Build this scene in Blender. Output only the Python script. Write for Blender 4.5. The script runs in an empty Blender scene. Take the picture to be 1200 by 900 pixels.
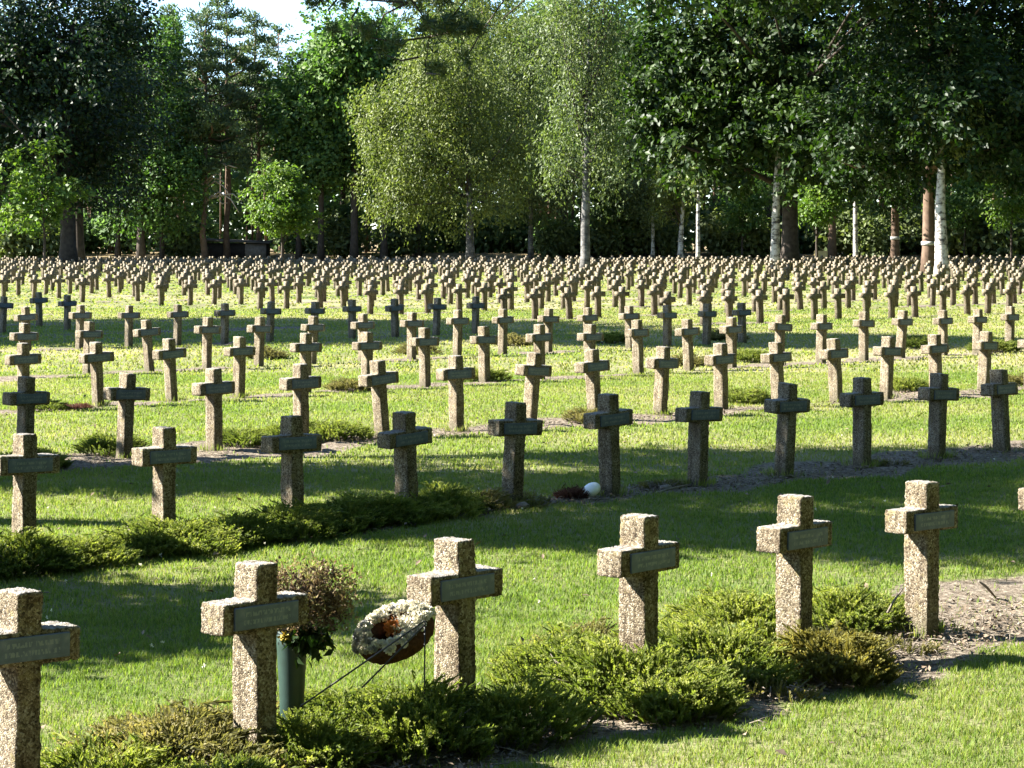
import bpy, bmesh, math, random
import numpy as np

# ------------------------------------------------------------------ basics
sc = bpy.context.scene
COL = sc.collection
F, HC, HOR = 2567.0, 2.56, 280.0          # focal length in photo pixels, eye height, horizon row
RNG = np.random.default_rng(7)
random.seed(7)
R = math.radians

def hash2(ix, iy, seed):
    n = (ix.astype(np.int64) * 374761393 + iy.astype(np.int64) * 668265263 + seed * 974634777) & 0x7fffffff
    n = ((n ^ (n >> 13)) * 1274126177) & 0x7fffffff
    n = n ^ (n >> 16)
    return (n & 0xffff) / 65535.0

def vnoise(x, y, seed=0):
    x = np.asarray(x, float); y = np.asarray(y, float)
    ix = np.floor(x); iy = np.floor(y)
    fx = x - ix; fy = y - iy
    fx = fx * fx * (3 - 2 * fx); fy = fy * fy * (3 - 2 * fy)
    a = hash2(ix, iy, seed); b = hash2(ix + 1, iy, seed)
    c = hash2(ix, iy + 1, seed); d = hash2(ix + 1, iy + 1, seed)
    return (a * (1 - fx) + b * fx) * (1 - fy) + (c * (1 - fx) + d * fx) * fy

def fbm(x, y, seed=0, o=3):
    s = 0; a = .5; t = 0
    for k in range(o):
        s = s + a * vnoise(x * 2 ** k, y * 2 ** k, seed + k * 17); t += a; a *= .5
    return s / t

def sstep(a, b, x):
    t = np.clip((x - a) / (b - a), 0, 1)
    return t * t * (3 - 2 * t)

def norm(v):
    return v / np.maximum(np.linalg.norm(v, axis=-1, keepdims=True), 1e-9)

# ------------------------------------------------------------------ the ground shape and the rows
CT, ST = .738, .675                        # row direction
ROWQ = .913
def row_D(j):                              # distance of row j from the origin, measured across the rows
    return {1: 8.65, 2: 15.55, 3: 22.0, 4: 29.25, 5: 36.1, 6: 44.3}.get(j, 44.3 + 6.9 * (j - 6) - .9 * max(0, j - 9))

def ground_z(x, y):
    x = np.asarray(x, float); y = np.asarray(y, float)
    z = .05 * (fbm(x * .18, y * .18, 3, 2) - .5)
    z = z + 1.0 * sstep(219, 236, y + .02 * x) + .25 * (fbm(x * .06, y * .06, 9, 2) - .5) * sstep(215, 235, y)
    return z

def soil_mask(x, y):
    x = np.asarray(x, float); y = np.asarray(y, float)
    D = y * CT - x * ST
    s = x * CT + y * ST
    m = np.zeros_like(D)
    for j in range(1, 13):
        d = np.abs(D - row_D(j) + .05)
        cov = fbm(s * .45, np.full_like(s, j * 3.7), 21 + j, 2)
        hw = .62 + .8 * (fbm(x * 1.3, y * 1.3, 5, 3) - .5) + 1.7 * (cov - .5)
        if j == 1: hw = hw - .04 + .27 * sstep(8.5, 10.8, s)
        elif j == 2: hw = hw + .08
        elif j == 3: hw = hw - .02
        elif j == 4: hw = hw - .2
        else: hw = hw - .38
        if j >= 6:
            hw = np.where((s > 40.5) & (s < 46.5), -1, hw)
        if j == 5:
            hw = np.where(s > 40.5, -1, hw)
        m = np.maximum(m, 1 - sstep(hw - .16, hw + .12, d))
    return m

def dry_field(x, y):
    a = fbm(x * .22, y * .3, 41, 3)
    b = fbm(x * .9, y * 1.2, 47, 3)
    d = .5 * a + .3 * b + .2 * fbm(x * .06, y * .07, 49, 2)
    return np.clip((d - .28) / .44, 0, 1)

def at(px, depth):                         # lateral position of a photo column at a depth
    return (px - 600) / F * depth
def hgt(py, depth):
    return HC + (HOR - py) / F * depth
def on_ground(px, py):
    d = F * HC / (py - HOR)
    return at(px, d), d
def row_point(px, j):                      # where the sight line through a column meets row j
    t = (px - 600) / F
    d = row_D(j) / (CT - t * ST)
    return t * d, d

# ------------------------------------------------------------------ materials
def mat(name):
    m = bpy.data.materials.new(name); m.use_nodes = True
    nt = m.node_tree; nt.nodes.clear()
    out = nt.nodes.new('ShaderNodeOutputMaterial')
    return m, nt, out

def N(nt, typ, **kw):
    n = nt.nodes.new(typ)
    for k, v in kw.items():
        if k.startswith('i_'):
            n.inputs[k[2:].replace('_', ' ')].default_value = v
        else:
            setattr(n, k, v)
    return n

def ramp(nt, stops, fac=None, interp='LINEAR'):
    r = nt.nodes.new('ShaderNodeValToRGB'); cr = r.color_ramp; cr.interpolation = interp
    while len(cr.elements) < len(stops): cr.elements.new(.5)
    for e, (p, c) in zip(cr.elements, stops):
        e.position = p; e.color = (*c, 1) if len(c) == 3 else c
    if fac is not None: nt.links.new(fac, r.inputs[0])
    return r

def leaf_material(name, stops, trans=.45, tint=(1.1, 1.25, .5), rough=.5, spec=.25):
    m, nt, out = mat(name)
    L = nt.links.new
    at_ = N(nt, 'ShaderNodeAttribute', attribute_name='rnd')
    oi = N(nt, 'ShaderNodeObjectInfo')
    ma = N(nt, 'ShaderNodeMath', operation='MULTIPLY_ADD'); ma.inputs[1].default_value = .24; ma.inputs[2].default_value = -.12
    L(oi.outputs['Random'], ma.inputs[0])
    ad = N(nt, 'ShaderNodeMath', operation='ADD', use_clamp=True)
    L(at_.outputs['Fac'], ad.inputs[0]); L(ma.outputs[0], ad.inputs[1])
    r = ramp(nt, stops, ad.outputs[0])
    p = N(nt, 'ShaderNodeBsdfPrincipled'); p.inputs['Roughness'].default_value = rough
    p.inputs['Specular IOR Level'].default_value = spec
    L(r.outputs[0], p.inputs['Base Color'])
    mu = N(nt, 'ShaderNodeMix', data_type='RGBA', blend_type='MULTIPLY'); mu.inputs[0].default_value = 1
    L(r.outputs[0], mu.inputs[6]); mu.inputs[7].default_value = (*tint, 1)
    tr = N(nt, 'ShaderNodeBsdfTranslucent'); L(mu.outputs[2], tr.inputs[0])
    mx = N(nt, 'ShaderNodeMixShader'); mx.inputs[0].default_value = trans
    L(p.outputs[0], mx.inputs[1]); L(tr.outputs[0], mx.inputs[2]); L(mx.outputs[0], out.inputs[0])
    return m

def simple(name, col, rough=.7, spec=.3, var=.25, scale=12, bump=.0, stops=None, metallic=0):
    m, nt, out = mat(name); L = nt.links.new
    tc = N(nt, 'ShaderNodeTexCoord')
    no = N(nt, 'ShaderNodeTexNoise'); no.inputs['Scale'].default_value = scale; no.inputs['Detail'].default_value = 5
    L(tc.outputs['Object'], no.inputs['Vector'])
    c = np.array(col)
    r = ramp(nt, stops or [(.25, tuple(c * (1 - var))), (.75, tuple(np.minimum(c * (1 + var), 1)))], no.outputs[0])
    p = N(nt, 'ShaderNodeBsdfPrincipled'); p.inputs['Roughness'].default_value = rough
    p.inputs['Specular IOR Level'].default_value = spec; p.inputs['Metallic'].default_value = metallic
    L(r.outputs[0], p.inputs['Base Color'])
    if bump:
        b = N(nt, 'ShaderNodeBump'); b.inputs['Strength'].default_value = bump; b.inputs['Distance'].default_value = .01
        L(no.outputs[0], b.inputs['Height']); L(b.outputs[0], p.inputs['Normal'])
    L(p.outputs[0], out.inputs[0])
    return m

def stone_material():
    m, nt, out = mat('exposed_aggregate_stone'); L = nt.links.new
    tc = N(nt, 'ShaderNodeTexCoord'); oi = N(nt, 'ShaderNodeObjectInfo')
    ofs = N(nt, 'ShaderNodeVectorMath', operation='MULTIPLY_ADD')
    cmb = N(nt, 'ShaderNodeCombineXYZ')
    for k in range(3): L(oi.outputs['Random'], cmb.inputs[k])
    ofs.inputs[1].default_value = (37, 37, 37); L(cmb.outputs[0], ofs.inputs[0]); L(tc.outputs['Object'], ofs.inputs[2])
    V = ofs.outputs[0]
    vo = N(nt, 'ShaderNodeTexVoronoi', feature='F1'); vo.inputs['Scale'].default_value = 94; L(V, vo.inputs['Vector'])
    ve = N(nt, 'ShaderNodeTexVoronoi', feature='DISTANCE_TO_EDGE'); ve.inputs['Scale'].default_value = 94; L(V, ve.inputs['Vector'])
    sep = N(nt, 'ShaderNodeSeparateColor'); L(vo.outputs['Color'], sep.inputs[0])
    peb = ramp(nt, [(0, (.050, .041, .028)), (.2, (.118, .095, .064)), (.5, (.195, .166, .115)), (.8, (.285, .252, .185)), (1, (.335, .315, .265))], sep.outputs[0])
    gap = ramp(nt, [(0, (.42, .37, .30)), (.085, (1, 1, 1))], ve.outputs['Distance'])
    mu = N(nt, 'ShaderNodeMix', data_type='RGBA', blend_type='MULTIPLY'); mu.inputs[0].default_value = 1
    L(peb.outputs[0], mu.inputs[6]); L(gap.outputs[0], mu.inputs[7])
    # weather stains, per-cross tone
    n2 = N(nt, 'ShaderNodeTexNoise'); n2.inputs['Scale'].default_value = 7; n2.inputs['Detail'].default_value = 4; L(V, n2.inputs['Vector'])
    st = ramp(nt, [(.3, (.62, .56, .50)), (.52, (.95, .92, .88)), (.75, (1.12, 1.10, 1.04))], n2.outputs[0])
    m2 = N(nt, 'ShaderNodeMix', data_type='RGBA', blend_type='MULTIPLY'); m2.inputs[0].default_value = 1
    L(mu.outputs[2], m2.inputs[6]); L(st.outputs[0], m2.inputs[7])
    # pale grey and yellow lichen growing on upward faces
    ge = N(nt, 'ShaderNodeNewGeometry'); sx = N(nt, 'ShaderNodeSeparateXYZ'); L(ge.outputs['Normal'], sx.inputs[0])
    n3 = N(nt, 'ShaderNodeTexNoise'); n3.inputs['Scale'].default_value = 30; n3.inputs['Detail'].default_value = 3; L(V, n3.inputs['Vector'])
    up = N(nt, 'ShaderNodeMath', operation='MULTIPLY'); L(sx.outputs[2], up.inputs[0]); L(n3.outputs[0], up.inputs[1])
    lm = ramp(nt, [(.33, (0, 0, 0)), (.5, (.7, .7, .7))], up.outputs[0])
    m3 = N(nt, 'ShaderNodeMix', data_type='RGBA'); L(lm.outputs[0], m3.inputs[0]); L(m2.outputs[2], m3.inputs[6]); m3.inputs[7].default_value = (.27, .265, .25, 1)
    n4 = N(nt, 'ShaderNodeTexNoise'); n4.inputs['Scale'].default_value = 16; n4.inputs['Detail'].default_value = 2; L(V, n4.inputs['Vector'])
    ly = ramp(nt, [(.60, (0, 0, 0)), (.68, (.55, .55, .55))], n4.outputs[0])
    m4 = N(nt, 'ShaderNodeMix', data_type='RGBA'); L(ly.outputs[0], m4.inputs[0]); L(m3.outputs[2], m4.inputs[6]); m4.inputs[7].default_value = (.20, .165, .075, 1)
    # rain streaks and green-brown grime on the lower shaft
    mp = N(nt, 'ShaderNodeMapping'); mp.inputs['Scale'].default_value = (34, 34, 2.2); L(V, mp.inputs[0])
    n5 = N(nt, 'ShaderNodeTexNoise'); n5.inputs['Scale'].default_value = 1; n5.inputs['Detail'].default_value = 3; L(mp.outputs[0], n5.inputs['Vector'])
    sk_ = ramp(nt, [(.36, (.58, .55, .50)), (.52, (1, 1, 1))], n5.outputs[0])
    m5 = N(nt, 'ShaderNodeMix', data_type='RGBA', blend_type='MULTIPLY'); m5.inputs[0].default_value = .8
    L(m4.outputs[2], m5.inputs[6]); L(sk_.outputs[0], m5.inputs[7])
    sz_ = N(nt, 'ShaderNodeSeparateXYZ'); L(tc.outputs['Object'], sz_.inputs[0])
    gz = N(nt, 'ShaderNodeMath', operation='MULTIPLY_ADD'); L(n2.outputs[0], gz.inputs[0]); gz.inputs[1].default_value = .42
    nz = N(nt, 'ShaderNodeMath', operation='MULTIPLY'); L(sz_.outputs[2], nz.inputs[0]); nz.inputs[1].default_value = -1; L(nz.outputs[0], gz.inputs[2])
    gr = ramp(nt, [(.02, (0, 0, 0)), (.2, (.75, .75, .75))], gz.outputs[0])
    m6 = N(nt, 'ShaderNodeMix', data_type='RGBA'); L(gr.outputs[0], m6.inputs[0]); L(m5.outputs[2], m6.inputs[6]); m6.inputs[7].default_value = (.075, .068, .042, 1)
    m4 = m6
    p = N(nt, 'ShaderNodeBsdfPrincipled'); p.inputs['Roughness'].default_value = .88; p.inputs['Specular IOR Level'].default_value = .2
    L(m4.outputs[2], p.inputs['Base Color'])
    b = N(nt, 'ShaderNodeBump'); b.inputs['Strength'].default_value = .7; b.inputs['Distance'].default_value = .006
    bm = ramp(nt, [(0, (0, 0, 0)), (.35, (1, 1, 1))], ve.outputs['Distance'])
    L(bm.outputs[0], b.inputs['Height']); L(b.outputs[0], p.inputs['Normal']); L(p.outputs[0], out.inputs[0])
    return m

def plaque_material():
    m, nt, out = mat('weathered_plaque_metal'); L = nt.links.new
    tc = N(nt, 'ShaderNodeTexCoord'); oi = N(nt, 'ShaderNodeObjectInfo')
    mp = N(nt, 'ShaderNodeMapping'); mp.inputs['Scale'].default_value = (95, 1, 30)
    L(tc.outputs['Object'], mp.inputs[0])
    ad = N(nt, 'ShaderNodeVectorMath', operation='MULTIPLY_ADD'); cm = N(nt, 'ShaderNodeCombineXYZ'); L(oi.outputs['Random'], cm.inputs[0]); L(oi.outputs['Random'], cm.inputs[2])
    ad.inputs[1].default_value = (50, 0, 50); L(cm.outputs[0], ad.inputs[0]); L(mp.outputs[0], ad.inputs[2])
    no = N(nt, 'ShaderNodeTexNoise'); no.inputs['Scale'].default_value = 1; no.inputs['Detail'].default_value = 1; L(ad.outputs[0], no.inputs['Vector'])
    # two worn lines of raised lettering, no longer readable
    sx = N(nt, 'ShaderNodeSeparateXYZ'); L(tc.outputs['Object'], sx.inputs[0])
    w = N(nt, 'ShaderNodeMath', operation='MULTIPLY'); L(sx.outputs[2], w.inputs[0]); w.inputs[1].default_value = math.pi / .038
    sn = N(nt, 'ShaderNodeMath', operation='SINE'); L(w.outputs[0], sn.inputs[0])
    ab = N(nt, 'ShaderNodeMath', operation='ABSOLUTE'); L(sn.outputs[0], ab.inputs[0])
    g1 = N(nt, 'ShaderNodeMath', operation='GREATER_THAN'); L(ab.outputs[0], g1.inputs[0]); g1.inputs[1].default_value = .62
    az = N(nt, 'ShaderNodeMath', operation='ABSOLUTE'); L(sx.outputs[2], az.inputs[0])
    g2 = N(nt, 'ShaderNodeMath', operation='LESS_THAN'); L(az.outputs[0], g2.inputs[0]); g2.inputs[1].default_value = .037
    ax = N(nt, 'ShaderNodeMath', operation='ABSOLUTE'); L(sx.outputs[0], ax.inputs[0])
    g3 = N(nt, 'ShaderNodeMath', operation='LESS_THAN'); L(ax.outputs[0], g3.inputs[0]); g3.inputs[1].default_value = .14
    g4 = N(nt, 'ShaderNodeMath', operation='GREATER_THAN'); L(no.outputs[0], g4.inputs[0]); g4.inputs[1].default_value = .5
    a = g1
    for g in (g2, g3, g4):
        k = N(nt, 'ShaderNodeMath', operation='MULTIPLY'); L(a.outputs[0], k.inputs[0]); L(g.outputs[0], k.inputs[1]); a = k
    n2 = N(nt, 'ShaderNodeTexNoise'); n2.inputs['Scale'].default_value = 18; n2.inputs['Detail'].default_value = 5; L(tc.outputs['Object'], n2.inputs['Vector'])
    base = ramp(nt, [(.3, (.040, .058, .092)), (.55, (.062, .086, .128)), (.8, (.12, .14, .185))], n2.outputs[0])
    mx = N(nt, 'ShaderNodeMix', data_type='RGBA'); s = N(nt, 'ShaderNodeMath', operation='MULTIPLY'); s.inputs[1].default_value = .6; L(a.outputs[0], s.inputs[0])
    L(s.outputs[0], mx.inputs[0]); L(base.outputs[0], mx.inputs[6]); mx.inputs[7].default_value = (.17, .20, .21, 1)
    p = N(nt, 'ShaderNodeBsdfPrincipled'); p.inputs['Roughness'].default_value = .55; p.inputs['Metallic'].default_value = .0
    L(mx.outputs[2], p.inputs['Base Color'])
    b = N(nt, 'ShaderNodeBump'); b.inputs['Strength'].default_value = .5; b.inputs['Distance'].default_value = .003
    L(a.outputs[0], b.inputs['Height']); L(b.outputs[0], p.inputs['Normal']); L(p.outputs[0], out.inputs[0])
    return m

def ground_material():
    m, nt, out = mat('lawn_and_soil'); L = nt.links.new
    ge = N(nt, 'ShaderNodeNewGeometry'); P = ge.outputs['Position']
    so = N(nt, 'ShaderNodeAttribute', attribute_name='soil'); dr = N(nt, 'ShaderNodeAttribute', attribute_name='dry')
    wo = N(nt, 'ShaderNodeAttribute', attribute_name='wood')
    def noise(s, d=4, r=.6):
        n = N(nt, 'ShaderNodeTexNoise'); n.inputs['Scale'].default_value = s; n.inputs['Detail'].default_value = d; n.inputs['Roughness'].default_value = r
        L(P, n.inputs['Vector']); return n
    fine = noise(14, 6, .7); mid = noise(2.2, 4)
    a = N(nt, 'ShaderNodeMath', operation='MULTIPLY_ADD'); L(fine.outputs[0], a.inputs[0]); a.inputs[1].default_value = .9; a.inputs[2].default_value = -.45
    b = N(nt, 'ShaderNodeMath', operation='ADD', use_clamp=True); L(dr.outputs['Fac'], b.inputs[0]); L(a.outputs[0], b.inputs[1])
    grass = ramp(nt, [(0, (.075, .105, .024)), (.35, (.115, .125, .046)), (.65, (.172, .165, .082)), (1, (.25, .22, .135))], b.outputs[0])
    sn = noise(20, 6, .75)
    soil = ramp(nt, [(.3, (.035, .026, .017)), (.45, (.095, .075, .054)), (.57, (.19, .160, .120)), (.72, (.31, .275, .215))], sn.outputs[0])
    e = N(nt, 'ShaderNodeMath', operation='MULTIPLY_ADD'); L(mid.outputs[0], e.inputs[0]); e.inputs[1].default_value = .8; e.inputs[2].default_value = -.4
    f = N(nt, 'ShaderNodeMath', operation='ADD'); L(so.outputs['Fac'], f.inputs[0]); L(e.outputs[0], f.inputs[1])
    f2 = N(nt, 'ShaderNodeMath', operation='MULTIPLY_ADD'); L(fine.outputs[0], f2.inputs[0]); f2.inputs[1].default_value = .6; L(f.outputs[0], f2.inputs[2])
    sm = ramp(nt, [(.68, (0, 0, 0)), (.92, (1, 1, 1))], f2.outputs[0])
    mx = N(nt, 'ShaderNodeMix', data_type='RGBA'); L(sm.outputs[0], mx.inputs[0]); L(grass.outputs[0], mx.inputs[6]); L(soil.outputs[0], mx.inputs[7])
    wn = noise(.8, 5)
    lit = ramp(nt, [(.3, (.07, .055, .03)), (.5, (.20, .15, .08)), (.7, (.26, .21, .11))], wn.outputs[0])
    mw = N(nt, 'ShaderNodeMix', data_type='RGBA'); L(wo.outputs['Fac'], mw.inputs[0]); L(mx.outputs[2], mw.inputs[6]); L(lit.outputs[0], mw.inputs[7])
    p = N(nt, 'ShaderNodeBsdfPrincipled'); p.inputs['Roughness'].default_value = .95; p.inputs['Specular IOR Level'].default_value = .1
    L(mw.outputs[2], p.inputs['Base Color'])
    bu = N(nt, 'ShaderNodeBump'); bu.inputs['Strength'].default_value = .8; bu.inputs['Distance'].default_value = .05
    L(fine.outputs[0], bu.inputs['Height']); L(bu.outputs[0], p.inputs['Normal']); L(p.outputs[0], out.inputs[0])
    return m

def birch_material():
    m, nt, out = mat('birch_bark'); L = nt.links.new
    tc = N(nt, 'ShaderNodeTexCoord')
    mp = N(nt, 'ShaderNodeMapping'); mp.inputs['Scale'].default_value = (1.6, 1.6, 2.6); L(tc.outputs['Object'], mp.inputs[0])
    n1 = N(nt, 'ShaderNodeTexNoise'); n1.inputs['Scale'].default_value = 1.3; n1.inputs['Detail'].default_value = 6; n1.inputs['Roughness'].default_value = .65; L(mp.outputs[0], n1.inputs['Vector'])
    r = ramp(nt, [(.40, (.03, .027, .024)), (.475, (.25, .23, .20)), (.53, (.42, .40, .36)), (.8, (.52, .505, .47))], n1.outputs[0])
    p = N(nt, 'ShaderNodeBsdfPrincipled'); p.inputs['Roughness'].default_value = .7
    L(r.outputs[0], p.inputs['Base Color']); L(p.outputs[0], out.inputs[0])
    return m

M = {}
M['stone'] = stone_material()
M['plaque'] = plaque_material()
M['ground'] = ground_material()
M['birch_bark'] = birch_material()
M['grey_birch_bark'] = M['birch_bark'].copy(); M['grey_birch_bark'].name = 'grey_birch_bark'
for n_ in M['grey_birch_bark'].node_tree.nodes:
    if n_.type == 'VALTORGB':
        for e_, c_ in zip(n_.color_ramp.elements, ((.015, .014, .012), (.05, .046, .041), (.12, .114, .103), (.22, .21, .19))): e_.color = (*c_, 1)
        n_.color_ramp.elements[2].position = .58
M['grass'] = leaf_material('grass_blades', [(0, (.06, .105, .018)), (.3, (.140, .205, .035)), (.6, (.205, .225, .062)), (.82, (.262, .245, .105)), (1, (.38, .33, .19))], .5, (1.15, 1.25, .6), .55, .15)
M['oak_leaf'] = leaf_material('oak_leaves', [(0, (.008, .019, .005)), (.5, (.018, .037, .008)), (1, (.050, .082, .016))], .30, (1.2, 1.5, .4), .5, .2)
M['dark_leaf'] = leaf_material('dark_shade_leaves', [(0, (.006, .014, .005)), (.5, (.012, .026, .007)), (1, (.028, .050, .011))], .28, (1.3, 1.7, .4), .5, .25)  # darker leaf colour paints the shade that the corner trees stand in
M['maple_leaf'] = leaf_material('bright_young_leaves', [(0, (.035, .078, .012)), (.5, (.072, .130, .022)), (1, (.14, .20, .04))], .45, (1.2, 1.3, .5), .5, .25)
M['birch_leaf'] = leaf_material('birch_leaves', [(0, (.050, .072, .018)), (.5, (.105, .135, .034)), (1, (.19, .215, .06))], .45, (1.1, 1.2, .6), .5, .25)
M['grey_leaf'] = leaf_material('grey_green_leaves', [(0, (.050, .075, .030)), (.5, (.100, .132, .050)), (1, (.175, .205, .08))], .42, (1.1, 1.2, .5), .5, .25)
M['wood_leaf'] = leaf_material('woodland_leaves', [(0, (.032, .066, .022)), (.5, (.070, .125, .032)), (1, (.13, .19, .052))], .4, (1.1, 1.4, .5), .55, .2)
M['under_leaf'] = leaf_material('undergrowth_leaves', [(0, (.06, .10, .05)), (.5, (.115, .175, .08)), (1, (.19, .25, .11))], .45, (1.1, 1.3, .6), .6, .15)
M['needle'] = leaf_material('pine_needles', [(0, (.030, .055, .028)), (.5, (.068, .102, .048)), (1, (.14, .165, .075))], .3, (1, 1.2, .5), .55, .2)
M['heather'] = leaf_material('heather_sprigs', [(0, (.050, .075, .018)), (.5, (.135, .168, .040)), (1, (.29, .30, .085))], .48, (1.1, 1.2, .5), .6, .15)
M['heather_dull'] = leaf_material('dull_heather_sprigs', [(0, (.06, .062, .025)), (.5, (.15, .145, .055)), (1, (.27, .23, .10))], .45, (1.1, 1.1, .6), .6, .15)
M['heather_red'] = leaf_material('reddish_heather_sprigs', [(0, (.065, .065, .018)), (.5, (.145, .138, .036)), (1, (.26, .245, .065))], .45, (1.1, 1.0, .6), .6, .15)
M['red_plant'] = leaf_material('dark_red_sprigs', [(0, (.05, .022, .018)), (.5, (.11, .05, .038)), (1, (.17, .10, .06))], .3, (1.1, .9, .7), .6, .15)
M['dried'] = leaf_material('dried_flowers', [(0, (.035, .025, .018)), (.3, (.10, .070, .045)), (.6, (.19, .150, .075)), (.85, (.20, .21, .07)), (1, (.32, .27, .20))], .3, (1.1, 1, .8), .7, .1)
M['twig'] = simple('dry_twigs', (.16, .135, .105), .85, .2, .5, 30)
M['straw'] = simple('dead_leaf_litter', (.15, .115, .08), .9, .1, .5, 9)
M['bark'] = simple('dark_bark', (.052, .042, .034), .9, .15, .5, 3, .6)
M['pine_bark'] = simple('pine_bark', (.115, .078, .055), .9, .15, .45, 2.2, .6)
M['pale_wood'] = simple('bleached_dead_limbs', (.40, .33, .26), .8, .2, .3, 4)
M['white_petal'] = simple('cream_petals', (.76, .72, .58), .7, .2, .16, 30)
M['grey_petal'] = simple('weathered_grey_petals', (.34, .34, .33), .8, .15, .3, 30)
M['orange_petal'] = simple('orange_petals', (.40, .15, .04), .6, .2, .3, 40)
M['yellow_petal'] = simple('yellow_petals', (.35, .27, .05), .6, .2, .2, 40)
M['wreath_base'] = simple('brown_straw_wreath_base', (.055, .026, .013), .9, .1, .5, 60, .8)
M['black_wire'] = simple('black_wire', (.015, .014, .014), .5, .4, .2, 20)
M['vase'] = simple('green_glazed_vase', (.012, .030, .023), .45, .5, .3, 14)
M['white_ball'] = simple('white_painted_stone', (.80, .79, .76), .5, .4, .05, 12)
M['rock'] = simple('grey_field_stone', (.17, .145, .12), .9, .2, .4, 14, .7)
M['shed_wall'] = simple('weathered_shed_boards', (.17, .15, .13), .9, .1, .35, 3)
M['shed_dark'] = simple('shed_opening_shade', (.03, .027, .025), .9, .1, .3, 3)  # near-black tone painting the shade inside the open shed front
M['shed_roof'] = simple('felt_roof', (.10, .09, .08), .9, .1, .3, 2)
M['tan_stone'] = simple('tan_sandstone', (.42, .34, .17), .9, .1, .25, 2, .4)
M['band_paint'] = simple('white_paint_band', (.40, .39, .37), .7, .2, .12, 6)

# ------------------------------------------------------------------ mesh helpers
class MB:
    def __init__(s): s.V = []; s.P = []; s.n = 0; s.rnd = []
    def add(s, verts, *polys, rnd=None):
        verts = np.asarray(verts, float).reshape(-1, 3)
        s.V.append(verts); c = 0
        for p in polys:
            p = np.asarray(p, np.int64)
            if len(p) == 0: continue
            s.P.append(p + s.n); c += len(p)
        s.n += len(verts)
        if rnd is None: s.rnd.append(np.full(c, .5))
        else: s.rnd.append(np.asarray(rnd, float))
    def mesh(s, name, material, smooth=False):
        me = bpy.data.meshes.new(name)
        V = np.concatenate(s.V); me.vertices.add(len(V)); me.vertices.foreach_set('co', V.ravel())
        li = np.concatenate([p.ravel() for p in s.P]); tot = np.concatenate([np.full(len(p), p.shape[1]) for p in s.P])
        st = np.concatenate([[0], np.cumsum(tot)[:-1]])
        me.loops.add(len(li)); me.loops.foreach_set('vertex_index', li.astype(np.int32))
        me.polygons.add(len(tot)); me.polygons.foreach_set('loop_start', st.astype(np.int32))
        a = me.attributes.new('rnd', 'FLOAT', 'FACE'); a.data.foreach_set('value', np.concatenate(s.rnd).astype(np.float32))
        if smooth: me.polygons.foreach_set('use_smooth', np.ones(len(tot), bool))
        me.materials.append(material)
        me.update(calc_edges=True)
        return me
    def obj(s, name, material, parent=None, smooth=False):
        return link(name, s.mesh(name, material, smooth), parent)

def link(name, data, parent=None):
    o = bpy.data.objects.new(name, data); COL.objects.link(o)
    if parent is not None: o.parent = parent
    return o

def tag(o, label=None, cat=None, group=None, kind=None):
    if label: o['label'] = label
    if cat: o['category'] = cat
    if group: o['group'] = group
    if kind: o['kind'] = kind
    return o

def thing(name, loc, label, cat, group=None, rz=0, sc_=1):
    o = bpy.data.objects.new(name, None); COL.objects.link(o)
    o.empty_display_size = .2
    o.location = loc; o.rotation_euler = (0, 0, rz)
    o.scale = (sc_,) * 3 if np.isscalar(sc_) else sc_
    return tag(o, label, cat, group)

def tube(mb, pts, rad, sides=8, cap=True):
    pts = np.asarray(pts, float); n = len(pts)
    rad = np.broadcast_to(np.asarray(rad, float), (n,))
    t = np.gradient(pts, axis=0); t = norm(t)
    up = np.array([0, 0, 1.]) if abs(t[0][2]) < .9 else np.array([1., 0, 0])
    s = norm(np.cross(t, up)); u = np.cross(s, t)
    a = np.linspace(0, 2 * np.pi, sides, endpoint=False)
    V = pts[:, None] + rad[:, None, None] * (np.cos(a)[None, :, None] * s[:, None] + np.sin(a)[None, :, None] * u[:, None])
    i = np.arange(n - 1)[:, None] * sides; k = np.arange(sides)[None]; k2 = (k + 1) % sides
    q = np.stack([i + k, i + k2, i + sides + k2, i + sides + k], -1).reshape(-1, 4)
    if cap:
        mb.add(V.reshape(-1, 3), q, [list(range(sides))[::-1]], [list(range((n - 1) * sides, n * sides))])
    else:
        mb.add(V.reshape(-1, 3), q)

def leaves(mb, c, axis, nrm, L, W, fold=.15, rnd=None):
    n = len(c); axis = norm(axis); s = norm(np.cross(axis, nrm)); nn = np.cross(s, axis)
    L = np.broadcast_to(L, (n,))[:, None]; W = np.broadcast_to(W, (n,))[:, None]
    a = c; b = c + axis * L * .45 + s * W * .5 + nn * W * fold; t = c + axis * L; d = c + axis * L * .45 - s * W * .5 + nn * W * fold
    V = np.stack([a, b, t, d], 1).reshape(-1, 3)
    i = np.arange(n)[:, None] * 4
    f = np.concatenate([i + [[0, 1, 2]], i + [[0, 2, 3]]], 1).reshape(-1, 3)
    if rnd is None: rnd = RNG.random(n)
    mb.add(V, f, rnd=np.repeat(rnd, 2))

def rvec(n, rng): return norm(rng.normal(size=(n, 3)))

def box(mb, lo, hi):
    x0, y0, z0 = lo; x1, y1, z1 = hi
    V = [(x0, y0, z0), (x1, y0, z0), (x1, y1, z0), (x0, y1, z0), (x0, y0, z1), (x1, y0, z1), (x1, y1, z1), (x0, y1, z1)]
    mb.add(V, [(0, 3, 2, 1), (4, 5, 6, 7), (0, 1, 5, 4), (1, 2, 6, 5), (2, 3, 7, 6), (3, 0, 4, 7)])

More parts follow.
